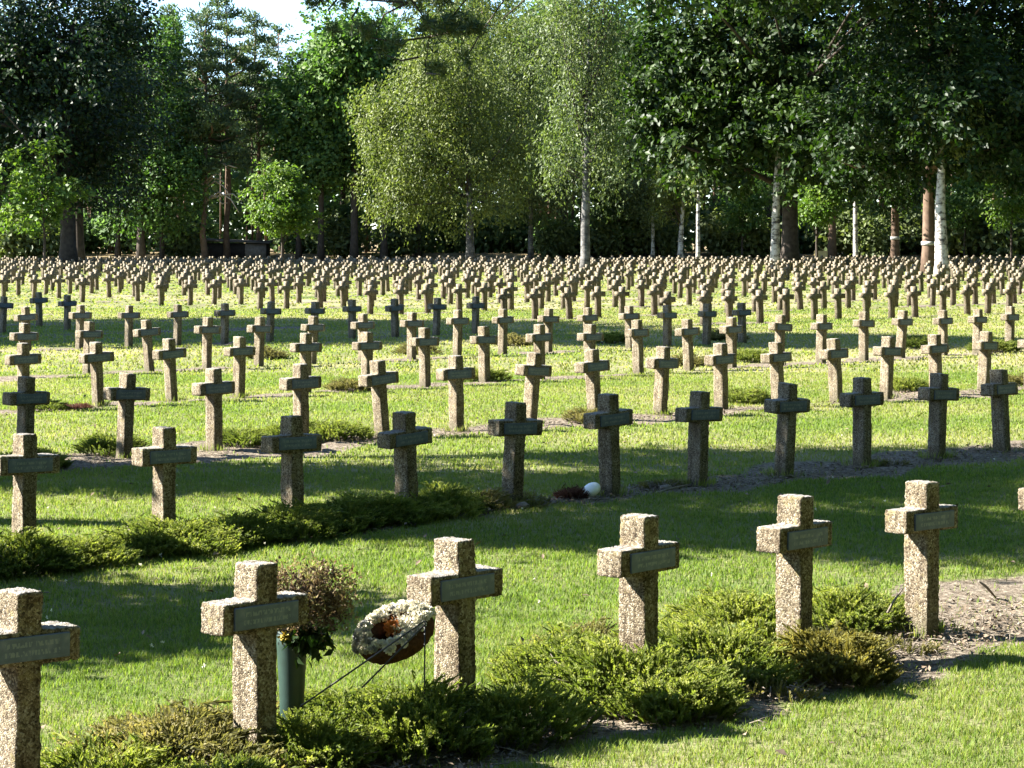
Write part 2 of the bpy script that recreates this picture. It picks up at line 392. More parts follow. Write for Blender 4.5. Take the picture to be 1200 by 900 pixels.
# ------------------------------------------------------------------ ground sheet
def axis_steps(spec):
    out = [spec[0][0]]
    for a, b, st in spec:
        n = max(1, int(round((b - a) / st))); out += list(np.linspace(a, b, n + 1)[1:])
    return np.array(out)
ys = axis_steps([(-400, -20, 40), (-20, 6, 2), (6, 34, .11), (34, 80, .3), (80, 250, 1.5), (250, 420, 10), (420, 1500, 90)])
xs_r = axis_steps([(0, 7, .11), (7, 20, .3), (20, 80, 1.5), (80, 240, 10), (240, 1500, 90)])
xs = np.concatenate([-xs_r[::-1][:-1], xs_r])
X, Y = np.meshgrid(xs, ys)
soil = soil_mask(X, Y) * (Y > 4) * (Y < 100)
dry = dry_field(X, Y)
woodm = sstep(216, 226, Y + .02 * X) 
Z = ground_z(X, Y) + soil * (.10 * (fbm(X * 3.2, Y * 3.2, 61, 3) - .45) - .012)
nx = len(xs); ny = len(ys)
gi = (np.arange(ny - 1)[:, None] * nx + np.arange(nx - 1)[None]).ravel()
mb = MB(); mb.add(np.stack([X, Y, Z], -1).reshape(-1, 3), np.stack([gi, gi + 1, gi + nx + 1, gi + nx], -1))
gm = mb.mesh('ground', M['ground'], True)
for nm, A in (('soil', soil), ('dry', dry), ('wood', woodm)):
    a = gm.attributes.new(nm, 'FLOAT', 'POINT'); a.data.foreach_set('value', A.ravel().astype(np.float32))
g = link('ground', gm); tag(g, kind='structure')

# ------------------------------------------------------------------ crosses
CW, CD, CL, CT_, CB = .125, .19, .52, .83, .68
def cross_mesh(name, res, seed, rough=.004):
    def cuts(b):
        o = [b[0]]
        for a, c in zip(b[:-1], b[1:]):
            n = max(1, int(round((c - a) / res))); o += list(np.linspace(a, c, n + 1)[1:])
        return np.array(o)
    cx = cuts([-CL / 2, -CW / 2, CW / 2, CL / 2]); cy = cuts([-CD / 2, CD / 2]); cz = cuts([-.12, CB, CT_, 1.0])
    mx = (cx[:-1] + cx[1:]) / 2; mz = (cz[:-1] + cz[1:]) / 2
    ins = (np.abs(mx)[:, None] < CW / 2) | ((mz[None] > CB) & (mz[None] < CT_))
    nxc, nyc, nzc = len(cx) - 1, len(cy) - 1, len(cz) - 1
    vid = {}; V = []; Q = []
    def v(i, j, k):
        key = (i, j, k)
        if key not in vid: vid[key] = len(V); V.append((cx[i], cy[j], cz[k]))
        return vid[key]
    I = lambda i, k: 0 <= i < nxc and 0 <= k < nzc and ins[i, k]
    for i in range(nxc):
        for k in range(nzc):
            if not ins[i, k]: continue
            Q.append((v(i, 0, k), v(i + 1, 0, k), v(i + 1, 0, k + 1), v(i, 0, k + 1)))
            Q.append((v(i, nyc, k), v(i, nyc, k + 1), v(i + 1, nyc, k + 1), v(i + 1, nyc, k)))
            for j in range(nyc):
                if not I(i - 1, k): Q.append((v(i, j, k), v(i, j, k + 1), v(i, j + 1, k + 1), v(i, j + 1, k)))
                if not I(i + 1, k): Q.append((v(i + 1, j, k), v(i + 1, j + 1, k), v(i + 1, j + 1, k + 1), v(i + 1, j, k + 1)))
                if not I(i, k - 1): Q.append((v(i, j, k), v(i, j + 1, k), v(i + 1, j + 1, k), v(i + 1, j, k)))
                if not I(i, k + 1): Q.append((v(i, j, k + 1), v(i + 1, j, k + 1), v(i + 1, j + 1, k + 1), v(i, j + 1, k + 1)))
    V = np.array(V); Q = np.array(Q)
    if rough > 0:
        rng = np.random.default_rng(seed)
        for it in range(2 if res < .03 else 1):         # soften the cast edges
            acc = np.zeros_like(V); cnt = np.zeros(len(V))
            for a in range(4):
                for b in (1, 3):
                    np.add.at(acc, Q[:, a], V[Q[:, (a + b) % 4]]); np.add.at(cnt, Q[:, a], 1)
            V = V + .5 * (acc / cnt[:, None] - V)
        low = rough * 2.2 * np.stack([np.sin(V @ rng.normal(size=3) * 9 + rng.random() * 6) for _ in range(3)], 1)
        V = V + rng.normal(0, rough * .42, V.shape) + low * .35
    m_ = MB(); m_.add(V, Q)
    return m_.mesh(name, M['stone'], rough > 0 and res < .03)

XHI = [cross_mesh('cross_stone', .0145, 11 + k, .0045) for k in range(4)]
XMD = [cross_mesh('cross_stone', .03, 31 + k, .004) for k in range(3)]
XLO = [cross_mesh('cross_stone', 9, 51, 0)]
def plaque_mesh():
    b = bmesh.new(); bmesh.ops.create_cube(b, size=1)
    bmesh.ops.scale(b, vec=(.385, .016, .108), verts=b.verts)
    bmesh.ops.bevel(b, geom=list(b.edges), offset=.003, segments=1, affect='EDGES')
    me = bpy.data.meshes.new('plaque'); b.to_mesh(me); b.free(); me.materials.append(M['plaque']); return me
PLQ = plaque_mesh()
ROWROT = math.atan2(ST, CT)
GRP = 'stone grave crosses in rows'
cross_n = 0; CROSS_AT = []
def cross(x, y, label, lod, group=GRP, rot=None, tilt=1.7, sz=1.0):
    global cross_n
    cross_n += 1
    me = random.choice({0: XHI, 1: XMD, 2: XLO}[lod])
    o = link('grave_cross', me)
    o.location = (x, y, float(ground_z(x, y)))
    CROSS_AT.append((x, y))
    r = ROWROT + R(random.gauss(0, 2.2)) if rot is None else rot
    o.rotation_euler = (R(random.gauss(0, tilt)), R(random.gauss(0, tilt)), r)
    o.scale = (sz, sz, sz * random.gauss(1, .012))
    tag(o, label, 'grave cross', group)
    if lod < 2:
        p = link('plaque', PLQ, o)
        p.location = (random.gauss(0, .006), -CD / 2 - .004, (CB + CT_) / 2 + random.gauss(0, .003))
    return o

ORD = ['first', 'second', 'third', 'fourth', 'fifth', 'sixth', 'seventh', 'eighth', 'ninth', 'tenth', 'eleventh', 'twelfth', 'thirteenth', 'fourteenth', 'fifteenth', 'sixteenth', 'seventeenth', 'eighteenth', 'nineteenth', 'twentieth']
R1 = [(18, 'stone cross cut by the left frame edge in the nearest row'),
      (298, 'stone cross in front of the green vase with dried flowers'),
      (534, 'stone cross with the white flower wreath at its left side'),
      (748, 'stone cross behind the broad green heather, right of the wreath cross'),
      (930, 'stone cross between a dark heather and a reddish heather clump'),
      (1080, 'stone cross on bare pale soil at the right of the nearest row'),
      (1233, 'stone cross cut by the right frame edge in the nearest row')]
for px, lb in R1:
    x, y = row_point(px, 1); cross(x, y, lb, 0, tilt=.8)
R2 = [28, 192, 343, 477, 600, 715, 817, 919, 1010, 1097, 1174, 1262]
for k, px in enumerate(R2):
    x, y = row_point(px, 2)
    cross(x, y, {4: 'shaded stone cross with reddish dead plants at its foot, second row', 5: 'shaded stone cross right beside the smooth white stone',
                 11: 'stone cross just past the right frame edge in the second row'}.get(k, 'shaded stone cross in the second row from the front, %s from the left' % ORD[k]), 0 if k < 7 else 1,
          rot=ROWROT + R(-3 + random.gauss(0, 3)))
R3 = [29, 145, 251, 353, 448, 535, 620, 697, 773, 845, 912, 980, 1038, 1097, 1152, 1207]
for k, px in enumerate(R3):
    x, y = row_point(px, 3); cross(x, y, 'stone cross in the third row from the front, %s from the left' % ORD[k], 1)
R4 = [28, 115, 201, 280, 358, 430, 498, 568, 632, 691, 748, 807, 857, 913, 962, 1012, 1055, 1105, 1145, 1183]
for k, px in enumerate(R4):
    x, y = row_point(px, 4); cross(x, y, 'stone cross in the fourth row from the front, %s from the left' % ORD[k], 1)
R5 = [27, 103, 175, 242, 303, 365, 425, 482, 536, 589, 642, 689, 738, 782, 828, 870]
for k, px in enumerate(R5):
    x, y = row_point(px, 5); cross(x, y, 'dark stone cross in the fifth row, before the lawn strip, %s from the left' % ORD[k], 1)
R6 = [32, 93, 151, 208, 263, 316, 368, 413, 463, 511, 557]
for k, px in enumerate(R6):
    x, y = row_point(px, 6); cross(x, y, 'dark shaded stone cross in the sixth row beside the lawn strip, %s from the left' % ORD[k], 1)
for px, d, lb in ((3, 59.5, 'dark stone cross at the left frame edge standing out on the lawn strip'), (46, 64, 'lone dark stone cross at the far left on the lawn strip'), (79, 61.5, 'narrow stone post-like cross left of the sixth row on the lawn strip')):
    cross(at(px, d), d, lb, 1)

far = []
for j in range(6, 48):
    D = row_D(j); jr = random.uniform(-.3, .3)
    for i in range(0, 260):
        s = 46.9 + jr + (1.31 + .02 * jr) * i + random.gauss(0, .06)
        x = s * CT - D * ST; y = s * ST + D * CT
        if y > 208 + .12 * x or y < 62: continue
        if abs(x / y) > .245: continue
        if random.random() < .035: continue
        x += random.gauss(0, .05); y += random.gauss(0, .07)
        far.append((y, x, j))
    if D > 57:
        for i in range(1, 60):                        # the block left of the strip, beyond the sixth row
            s = 33.0 - 1.31 * i - 2.2 * (j - 8) + random.gauss(0, .12)
            x = s * CT - D * ST; y = s * ST + D * CT
            if abs(x / y) > .245 or y > 205: continue
            far.append((y, x, j))
far.sort()
n_ind = 300 - cross_n
seen_row = {}
rest = []
trunk_spots = [(at(925, 178), 178), (at(908, 176), 176), (at(1103, 150), 150), (at(82, 178), 178), (at(685, 137), 137), (at(551, 198), 198), (at(1088, 160), 160)]
for k, (y, x, j) in enumerate(far):
    if any(abs(x - a) < .8 and abs(y - b) < 1.0 for a, b in trunk_spots): continue
    if k < n_ind:
        c = cross(x + random.gauss(0, .03), y + random.gauss(0, .03), 'small sunlit stone cross in row %s beyond the lawn strip' % ORD[max(0, j - 6)] .replace('row ', ''), 2)
    else: rest.append((x, y))
lo = XLO[0]; lv = np.zeros(len(lo.vertices) * 3); lo.vertices.foreach_get('co', lv); lv = lv.reshape(-1, 3)
lq = np.array([list(p.vertices) for p in lo.polygons])
mb = MB()
for x, y in rest:
    r = ROWROT + random.gauss(0, .05); c_, s_ = math.cos(r), math.sin(r)
    v = lv * random.gauss(1, .02)
    sx_, sy_ = random.gauss(0, .02), random.gauss(0, .02)
    vv = np.stack([v[:, 0] * c_ - v[:, 1] * s_ + x + v[:, 2] * sx_, v[:, 0] * s_ + v[:, 1] * c_ + y + v[:, 2] * sy_, v[:, 2] + float(ground_z(x, y))], 1)
    mb.add(vv, lq)
tag(mb.obj('distant_grave_crosses', M['stone']), 'dense mass of tiny stone crosses filling the farthest rows before the wood', 'grave crosses', GRP, 'stuff')

# ------------------------------------------------------------------ heather and other bushes
def bush_meshes(seed, rx, ry, h, n, material, sprig=.11, twigs=14, sparse=0.):
    rng = np.random.default_rng(seed)
    ph = rng.random(3) * 6
    def outline(a): return 1 + .16 * np.sin(2 * a + ph[0]) + .10 * np.sin(5 * a + ph[1]) + .06 * np.sin(9 * a + ph[2])
    a = rng.random(n) * 2 * np.pi; q = np.sqrt(rng.random(n)) * 1.02
    o = outline(a)
    bx = np.cos(a) * q * rx * o; by = np.sin(a) * q * ry * o
    lump = .72 + .55 * vnoise(bx / .17 + seed, by / .17 + 3, seed)
    dome = np.sqrt(np.clip(1 - (q * .96) ** 2, 0, 1))
    zz = h * (.22 + .78 * dome) * lump * rng.uniform(.35, 1.0, n) ** .45
    out = np.stack([np.cos(a) * q, np.sin(a) * q, np.zeros(n)], 1)
    ax = norm(out * .85 + np.array([0, 0, .8]) + rng.normal(0, .36, (n, 3)))
    L = sprig * 1.55 * rng.uniform(.55, 1.35, n)
    base = np.stack([bx, by, np.maximum(zz - L * ax[:, 2], .0)], 1)
    keep = vnoise(bx / .12, by / .12, seed + 5) > sparse
    base, ax, L = base[keep], ax[keep], L[keep]; m = len(base)
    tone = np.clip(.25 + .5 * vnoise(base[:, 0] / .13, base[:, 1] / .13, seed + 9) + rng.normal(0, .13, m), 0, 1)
    mb = MB()
    s1 = norm(np.cross(ax, rvec(m, rng))); s2 = np.cross(ax, s1)
    leaves(mb, base, ax, s1, L, L * .10, .05, tone); leaves(mb, base, ax, s2, L, L * .10, .05, tone)
    for k in range(12):
        f = .12 + .068 * k
        an = rng.random(m) * 6.28 + k * 2.4
        sd = np.cos(an)[:, None] * s1 + np.sin(an)[:, None] * s2
        d = norm(ax * .95 + sd * .75)
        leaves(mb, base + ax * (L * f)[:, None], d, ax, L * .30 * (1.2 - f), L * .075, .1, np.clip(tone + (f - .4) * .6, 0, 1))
    fol = mb.mesh('foliage', material)
    tb = MB()
    for k in range(twigs):
        a0 = rng.random() * 6.28; r0 = rng.uniform(.1, .5); r1 = rng.uniform(.6, 1.12)
        p0 = np.array([math.cos(a0) * rx * r0, math.sin(a0) * ry * r0, .01]); p2 = np.array([math.cos(a0 + rng.normal(0, .3)) * rx * r1, math.sin(a0) * ry * r1, h * rng.uniform(.15, .75)])
        p1 = (p0 + p2) / 2 + rng.normal(0, .03, 3) + [0, 0, .02]
        tube(tb, [p0, p1, p2], [.006, .0045, .002], 5)
    return fol, tb.mesh('twigs', M['twig'])

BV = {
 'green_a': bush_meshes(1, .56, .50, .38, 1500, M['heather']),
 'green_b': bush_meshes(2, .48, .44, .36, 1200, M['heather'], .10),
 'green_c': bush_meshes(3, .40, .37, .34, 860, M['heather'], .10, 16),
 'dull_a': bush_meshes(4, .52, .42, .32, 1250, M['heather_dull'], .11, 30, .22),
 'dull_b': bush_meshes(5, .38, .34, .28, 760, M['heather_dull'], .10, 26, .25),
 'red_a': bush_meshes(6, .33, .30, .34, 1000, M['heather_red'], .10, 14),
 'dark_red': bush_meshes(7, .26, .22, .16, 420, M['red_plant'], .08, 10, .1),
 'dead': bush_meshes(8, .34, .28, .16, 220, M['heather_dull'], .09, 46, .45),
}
bush_spots = []
def bush(kind, px, py, label, s=1.0, rz=None, group='heather clumps planted along the rows', sz=None):
    """px, py: photo point of the clump's ground centre"""
    x, y = on_ground(px, py)
    if py < 690: s, sz = s * (.86 if py > 575 else .72), (sz or s) * (.72 if py > 575 else .6)
    fol, tw = BV[kind]
    e = thing('heather_clump', (x, y, float(ground_z(x, y)) - .01), label, 'heather', group, random.random() * 6.28 if rz is None else rz, (s, s, sz or s))
    link('foliage', fol, e); link('twigs', tw, e)
    bush_spots.append((x, y, .42 * s))
    return e
# nearest row
bush('green_a', 478, 868, 'broad bright green heather at the foot of the wreath cross', .82)
bush('green_b', 590, 862, 'green heather right of the wreath cross base, leaning over bare soil', .80)
bush('green_b', 375, 892, 'green heather under the vase at the bottom edge', .72)
bush('green_c', 415, 858, 'dark green heather in the shade between vase and wreath', .8)
bush('dull_a', 200, 905, 'sparse olive heather with bare twigs left of the vase cross', 1.0)
bush('dead', 235, 925, 'dead heather of bare grey twigs left of the vase cross', 1.0)
bush('dull_b', 262, 880, 'withered pinkish heather touching the vase cross from the left', .85)
bush('green_c', 120, 940, 'fresh green heather at the bottom left edge', .9)
bush('green_c', 265, 950, 'low green heather at the bottom edge under the vase cross', .8)
bush('green_b', 655, 800, 'dull green heather left of the cross with the broad heather', .85)
bush('green_a', 735, 820, 'broad green heather in front of the fourth nearest cross', .9)
bush('green_a', 835, 792, 'dense green heather left of the fifth nearest cross', .85)
bush('green_c', 790, 835, 'low green heather overhanging the dark soil edge', .8)
bush('dull_b', 690, 770, 'dry straw coloured heather behind the broad green heather', .8)
bush('green_b', 865, 745, 'dark green heather behind and left of the fifth nearest cross', .85)
bush('green_b', 1000, 738, 'dark green heather behind and right of the fifth nearest cross', .78)
bush('red_a', 978, 795, 'reddish green rounded heather on bare soil, right of the fifth nearest cross', 1.0)
bush('dead', 1050, 765, 'dead twiggy heather beside the cross on pale soil', .7)
bush('dead', 905, 815, 'dead twiggy heather on the dark soil between two crosses', .8)
# second row
bush('green_a', 20, 668, 'large dark heather at the left frame edge in the second row', 1.15)
bush('green_b', 85, 662, 'dark heather right of the left-edge heather in the second row', .95)
bush('dead', 125, 652, 'bare pale twiggy patch in the second row heather', .9)
bush('green_a', 205, 645, 'sunlit yellow-green heather at the foot of the second cross of the second row', 1.0)
bush('green_b', 165, 650, 'olive heather left of the sunlit heather in the second row', .85)
bush('green_a', 275, 636, 'yellow-green heather between the second and third crosses of the second row', .95)
bush('green_a', 345, 628, 'green heather at the foot of the third cross of the second row', 1.0)
bush('green_b', 400, 618, 'green heather between the third and fourth crosses of the second row', 1.1)
bush('green_a', 455, 612, 'green heather at the foot of the fourth cross of the second row', .95)
bush('green_b', 515, 602, 'dull green heather right of the fourth cross of the second row', 1.05)
bush('dull_b', 560, 596, 'reddish dull heather fading into soil in the second row', 1.0)
bush('dead', 615, 590, 'dead brown twigs by the fifth cross of the second row', 1.1)
bush('dark_red', 672, 583, 'small rust brown withered plant left of the smooth white stone', .7, sz=1.2)
bush('dead', 775, 570, 'grey twig patch between shaded crosses of the second row', 1.0)
bush('dead', 1040, 545, 'grey twig patch on the soil at the right of the second row', .9)
# third row and beyond
bush('green_b', 40, 548, 'dark green bush behind the left-edge cross, third row', 1.1)
bush('green_c', 132, 530, 'dark round bush at the foot of the second cross of the third row', 1.35)
bush('green_c', 282, 522, 'small green bush left of the third cross of the third row', 1.2)
bush('green_b', 342, 515, 'green bush at the foot of the fourth cross of the third row', 1.2)
bush('green_c', 392, 515, 'green bush right of the fourth cross of the third row', 1.3)
bush('dull_b', 690, 494, 'twiggy olive bush left of the eighth cross of the third row', 1.2)
bush('green_c', 872, 472, 'green bush right of the tenth cross of the third row', 1.3)
bush('green_c', 1062, 457, 'green bush right of the thirteenth cross of the third row', 1.3)
bush('dull_b', 1190, 450, 'olive bush at the right frame edge, third row', 1.2)
bush('dark_red', 88, 478, 'small dark red heather on the lawn by the fourth row', 1.1)
bush('green_c', 55, 480, 'small olive bush left of the dark red heather', .9)
bush('dull_b', 408, 457, 'grey twiggy bush between crosses of the fourth row', 1.3)
bush('green_c', 563, 446, 'green bush at the foot of the eighth cross of the fourth row', 1.35)
bush('dull_b', 805, 428, 'olive bush beside the twelfth cross of the fourth row', 1.6)
bush('green_c', 880, 424, 'green bush right of the thirteenth cross of the fourth row', 1.5)
bush('dull_b', 312, 420, 'brownish low bush right of the fifth row, left of the middle', 1.6)
bush('dull_b', 600, 405, 'olive bush between crosses of the fifth row near the middle', 1.8)
bush('green_c', 715, 402, 'green bush among fifth row crosses right of the middle', 1.6)
bush('dull_b', 850, 398, 'olive bush near the end of the fifth row', 1.8)
bush('green_c', 1080, 408, 'green bush beyond the fourth row at the right', 1.7)
bush('green_c', 1165, 412, 'dark bush near the right frame edge beyond the fourth row', 1.6)
bush('dull_b', 490, 415, 'low olive bush at the fifth row left of the middle', 1.5)

# ------------------------------------------------------------------ grass blades
def grass_zone(mb, y0, y1, dens, L, W, seed, two=True):
    rng = np.random.default_rng(seed)
    area = 2 * (.245 * y1 + 4.5) * (y1 - y0); n = int(area * dens)
    y = rng.uniform(y0, y1, n); hw_ = .245 * y + 4.5; x = rng.uniform(-1, 1, n) * (.245 * y1 + 4.5)
    cl = vnoise(x * 9, y * 9, 71)                     # tufts
    keep = rng.random(n) < (.45 + .75 * cl)
    keep &= (np.abs(x) < hw_) & ((np.abs(x) < .245 * y) | (rng.random(n) < .55))
    m_ = soil_mask(x, y)
    keep &= rng.random(n) > np.minimum(m_ * 1.2, .965)
    for bx, by, br in bush_spots:
        if y0 - 2 < by < y1 + 2: keep &= ((x - bx) ** 2 + (y - by) ** 2 > (br * .8) ** 2)
    x, y, m_, cl = x[keep], y[keep], m_[keep], cl[keep]; n = len(x)
    dryv = dry_field(x, y)
    Lb = L * rng.uniform(.5, 1.25, n) * (.7 + .55 * cl)
    a = rng.random(n) * 6.283; lean = np.abs(rng.normal(.32, .25, n))
    d = np.stack([np.cos(a) * np.sin(lean), np.sin(a) * np.sin(lean), np.cos(lean)], 1)
    d2 = norm(d + np.stack([np.cos(a), np.sin(a), np.zeros(n)], 1) * .45 - [0, 0, .15])
    w = a + 1.57 + rng.normal(0, .5, n); s = np.stack([np.cos(w), np.sin(w), np.zeros(n)], 1) * (W * rng.uniform(.6, 1.3, n))[:, None] * .5
    b = np.stack([x, y, ground_z(x, y) - .004], 1)
    mid = b + d * (Lb * .55)[:, None]; tip = mid + d2 * (Lb * .45)[:, None]
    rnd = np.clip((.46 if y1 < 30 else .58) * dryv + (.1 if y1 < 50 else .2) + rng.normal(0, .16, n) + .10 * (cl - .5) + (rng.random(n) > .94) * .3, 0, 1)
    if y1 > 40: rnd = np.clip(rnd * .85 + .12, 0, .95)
    i = np.arange(n)[:, None] * 5
    V = np.stack([b - s, b + s, mid + s * .8, mid - s * .8, tip], 1).reshape(-1, 3)
    mb.add(V, i + [[0, 1, 2, 3]], rnd=rnd)
    mb.P.append(i + [[3, 2, 4]] + (mb.n - len(V))); mb.rnd.append(rnd)
def base_tufts(mb):
    rng = np.random.default_rng(88)
    pts = [(x, y) for x, y in CROSS_AT if y < 36]
    x = np.repeat([p[0] for p in pts], 170); y = np.repeat([p[1] for p in pts], 170); n = len(x)
    a = rng.random(n) * 6.283; r_ = .10 + .10 * rng.random(n) ** 1.5
    x = x + np.cos(a) * r_ * 1.15; y = y + np.sin(a) * r_ * 1.15
    k = vnoise(x * 5, y * 5, 91) > .38; x, y, a = x[k], y[k], a[k]; n = len(x)
    L = rng.uniform(.05, .13, n); d = norm(np.stack([np.cos(a) * .3, np.sin(a) * .3, np.ones(n)], 1) + rng.normal(0, .22, (n, 3)))
    leaves(mb, np.stack([x, y, ground_z(x, y) - .004], 1), d, rvec(n, rng), L, .008, .05, np.clip(rng.normal(.5, .22, n), 0, 1))
mb = MB()
base_tufts(mb)
grass_zone(mb, 8.6, 15, 6600, .044, .0048, 1)
grass_zone(mb, 15, 24, 2900, .046, .0070, 2)
grass_zone(mb, 24, 42, 800, .050, .013, 3)
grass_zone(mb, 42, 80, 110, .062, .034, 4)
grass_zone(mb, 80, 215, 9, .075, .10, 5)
tag(mb.obj('grass', M['grass']), 'short sunlit lawn grass with dry yellow patches between the rows', 'grass', kind='stuff')

# white clover heads and fallen leaves scattered in the lawn
rng = np.random.default_rng(66); n = 90
y = np.sqrt(rng.uniform(85, 800, n)); x = rng.uniform(-.245, .245, n) * y; k = soil_mask(x, y) < .3; x, y = x[k], y[k]
cb = MB(); c = np.repeat(np.stack([x, y, ground_z(x, y) + .055], 1), 16, 0) + rng.normal(0, .004, (len(x) * 16, 3))
leaves(cb, c, rvec(len(c), rng) + [0, 0, .6], rvec(len(c), rng), .010, .006, .2)
tag(cb.obj('clover_flowers', M['white_petal']), 'tiny white clover heads scattered in the lawn', 'clover', kind='stuff')
n = 420; y = np.sqrt(rng.uniform(85, 1300, n)); x = rng.uniform(-.245, .245, n) * y
cb = MB(); leaves(cb, np.stack([x, y, ground_z(x, y) + .045], 1), rvec(n, rng) * [1, 1, .25], norm(rvec(n, rng) * .6 + [0, 0, 1]), rng.uniform(.04, .08, n), rng.uniform(.025, .045, n), .25)
tag(cb.obj('fallen_leaves', M['straw']), 'scattered brown fallen leaves lying in the lawn', 'leaves', kind='stuff')

# ------------------------------------------------------------------ litter on the soil
rng = np.random.default_rng(77)
mb = MB()
for k in range(1500):
    j = rng.choice([1, 1, 1, 2, 2, 2, 3])
    D = row_D(j) + rng.normal(-.1, .4); s = rng.uniform(4.5, 13) if j == 1 else rng.uniform(8, 23) if j == 2 else rng.uniform(12, 33)
    x, y = s * CT - D * ST, s * ST + D * CT
    if abs(x / y) > .25 or soil_mask(np.array([x]), np.array([y]))[0] < .5: continue
    a = rng.random() * 6.28; L = rng.uniform(.03, .16); z = float(ground_z(x, y)) + rng.uniform(.005, .02)
    p0 = np.array([x, y, z]); dd = np.array([math.cos(a), math.sin(a), rng.uniform(-.05, .35)])
    tube(mb, [p0, p0 + dd * L * .5 + rng.normal(0, .008, 3), p0 + dd * L], [.003, .003, .0015], 4)
tag(mb.obj('twig_litter', M['twig']), 'dry twigs and bits strewn over the bare soil strips', 'twigs', kind='stuff')
mb = MB(); C_ = []
n = 11000
j = rng.choice([1, 1, 2, 2, 3], n); D = np.array([row_D(q) for q in j]) + rng.normal(-.1, .42, n)
s = np.where(j == 1, rng.uniform(4.5, 13, n), np.where(j == 2, rng.uniform(8, 23, n), rng.uniform(12, 33, n)))
x, y = s * CT - D * ST, s * ST + D * CT
k = soil_mask(x, y) > .45; x, y = x[k], y[k]
leaves(mb, np.stack([x, y, ground_z(x, y) + rng.uniform(.002, .03, len(x))], 1), rvec(len(x), rng) * [1, 1, .3], norm(rvec(len(x), rng) * .5 + [0, 0, 1]), rng.uniform(.02, .06, len(x)), rng.uniform(.012, .03, len(x)), .2)
k2 = RNG.random(len(x)) < .5
cl = MB(); xq, yq = x[k2] + RNG.normal(0, .08, k2.sum()), y[k2] + RNG.normal(0, .08, k2.sum()); r_ = .004 + .014 * RNG.random(len(xq)) ** 3
oct_ = np.array([(1, 0, 0), (0, 1, 0), (-1, 0, 0), (0, -1, 0), (0, 0, .8), (0, 0, -.6)], float); of = np.array([(0, 1, 4), (1, 2, 4), (2, 3, 4), (3, 0, 4), (1, 0, 5), (2, 1, 5), (3, 2, 5), (0, 3, 5)])
vv = oct_[None] * r_[:, None, None] * RNG.uniform(.6, 1.4, (len(xq), 6, 1)) + np.stack([xq, yq, ground_z(xq, yq) + r_ * .3], 1)[:, None]
cl.add(vv.reshape(-1, 3), (np.arange(len(xq))[:, None, None] * 6 + of[None]).reshape(-1, 3))
tag(cl.obj('soil_crumbs', M['rock']), 'crumbs and clods of dry earth on the soil strips', 'soil', kind='stuff')
tag(mb.obj('leaf_litter', M['straw']), 'brown dead leaves and crumbs lying on the soil strips', 'litter', kind='stuff')

def rock_obj(px, py, size, label, name='field_stone', mt='rock', cat='stone', sq=(1, .8, .6), rot=(0, 0, 0), seed=0, lift=.35, noise=.12):
    x, y = on_ground(px, py)
    b = bmesh.new(); bmesh.ops.create_icosphere(b, subdivisions=3, radius=.5)
    r_ = np.random.default_rng(seed); k3 = r_.normal(size=(3, 3)) * 4
    for v in b.verts:
        f = 1 + noise * sum(math.sin(float(np.dot(k3[q], v.co)) + q) for q in range(3)) / 1.5
        v.co = v.co * f
    for f_ in b.faces: f_.smooth = True
    me = bpy.data.meshes.new(name); b.to_mesh(me); b.free(); me.materials.append(M[mt])
    o = link(name, me); o.scale = (size * sq[0], size * sq[1], size * sq[2]); o.rotation_euler = rot
    o.location = (x, y, float(ground_z(x, y)) + size * sq[2] * lift)
    return tag(o, label, cat)
rock_obj(612, 596, .13, 'pale rounded field stone on the soil by the fifth cross of the second row', seed=2)
rock_obj(693, 583, .20, 'smooth white egg-shaped stone leaning at a shaded cross', 'white_stone', 'white_ball', 'stone', (1, .8, .66), (.1, -.42, .5), 4, .62, .015)
rock_obj(780, 574, .12, 'small grey stone between shaded crosses', seed=8)
def stick(px0, py0, px1, py1, d, r, label, name='fallen_stick'):
    p0 = np.array([at(px0, d), d, hgt(py0, d)]); p1 = np.array([at(px1, d + .1), d + .1, hgt(py1, d + .1)])
    b = MB(); m_ = (p0 + p1) / 2
    tube(b, [p0 - m_, (p0 * .6 + p1 * .4) - m_ + [0, 0, .012], p1 - m_], [r, r * .9, r * .5], 6)
    o = b.obj(name, M['twig']); o.location = m_
    tag(o, label, 'stick')
x_, d_ = on_ground(1160, 705)
stick(1147, 681, 1172, 706, d_, .011, 'short dark stick poking from the pale soil on the right')
x_, d_ = on_ground(790, 578)
stick(768, 579, 806, 568, d_, .013, 'pale bleached stick lying by a shaded cross in the second row')
x_, d_ = on_ground(1045, 770)
stick(1040, 718, 1058, 690, d_, .008, 'thin bent twig standing left of the cross on pale soil')
x_, d_ = on_ground(870, 815)
stick(856, 806, 884, 782, d_, .008, 'pale broken stick on the soil in front of the green heather')

# ------------------------------------------------------------------ vase with dried flowers
vd = 11.0; vx = at(342, vd); vz = float(ground_z(vx, vd))
e = thing('flower_vase', (vx, vd, vz), 'tapered dark green grave vase behind the vase cross', 'vase')
prof = [(.0, .0), (.050, .0), (.056, .02), (.062, .25), (.076, .52), (.082, .60), (.078, .605), (.068, .59), (.056, .50), (.0, .48)]
b = MB(); sd = 28; a = np.linspace(0, 6.2832, sd, endpoint=False)
V = np.array([[(r_ * math.cos(t), r_ * math.sin(t), z_) for t in a] for r_, z_ in prof]).reshape(-1, 3)
i = np.arange(len(prof) - 1)[:, None] * sd; kk = np.arange(sd)[None]; k2 = (kk + 1) % sd
b.add(V, np.stack([i + kk, i + k2, i + sd + k2, i + sd + kk], -1).reshape(-1, 4))
b.obj('vase_body', M['vase'], e, True)
be = thing('dried_bouquet', (vx, vd, vz + .55), 'bouquet of dried brown and pinkish flowers standing in the green vase', 'flowers')
rng = np.random.default_rng(5)
b = MB(); st = MB()
tips = []
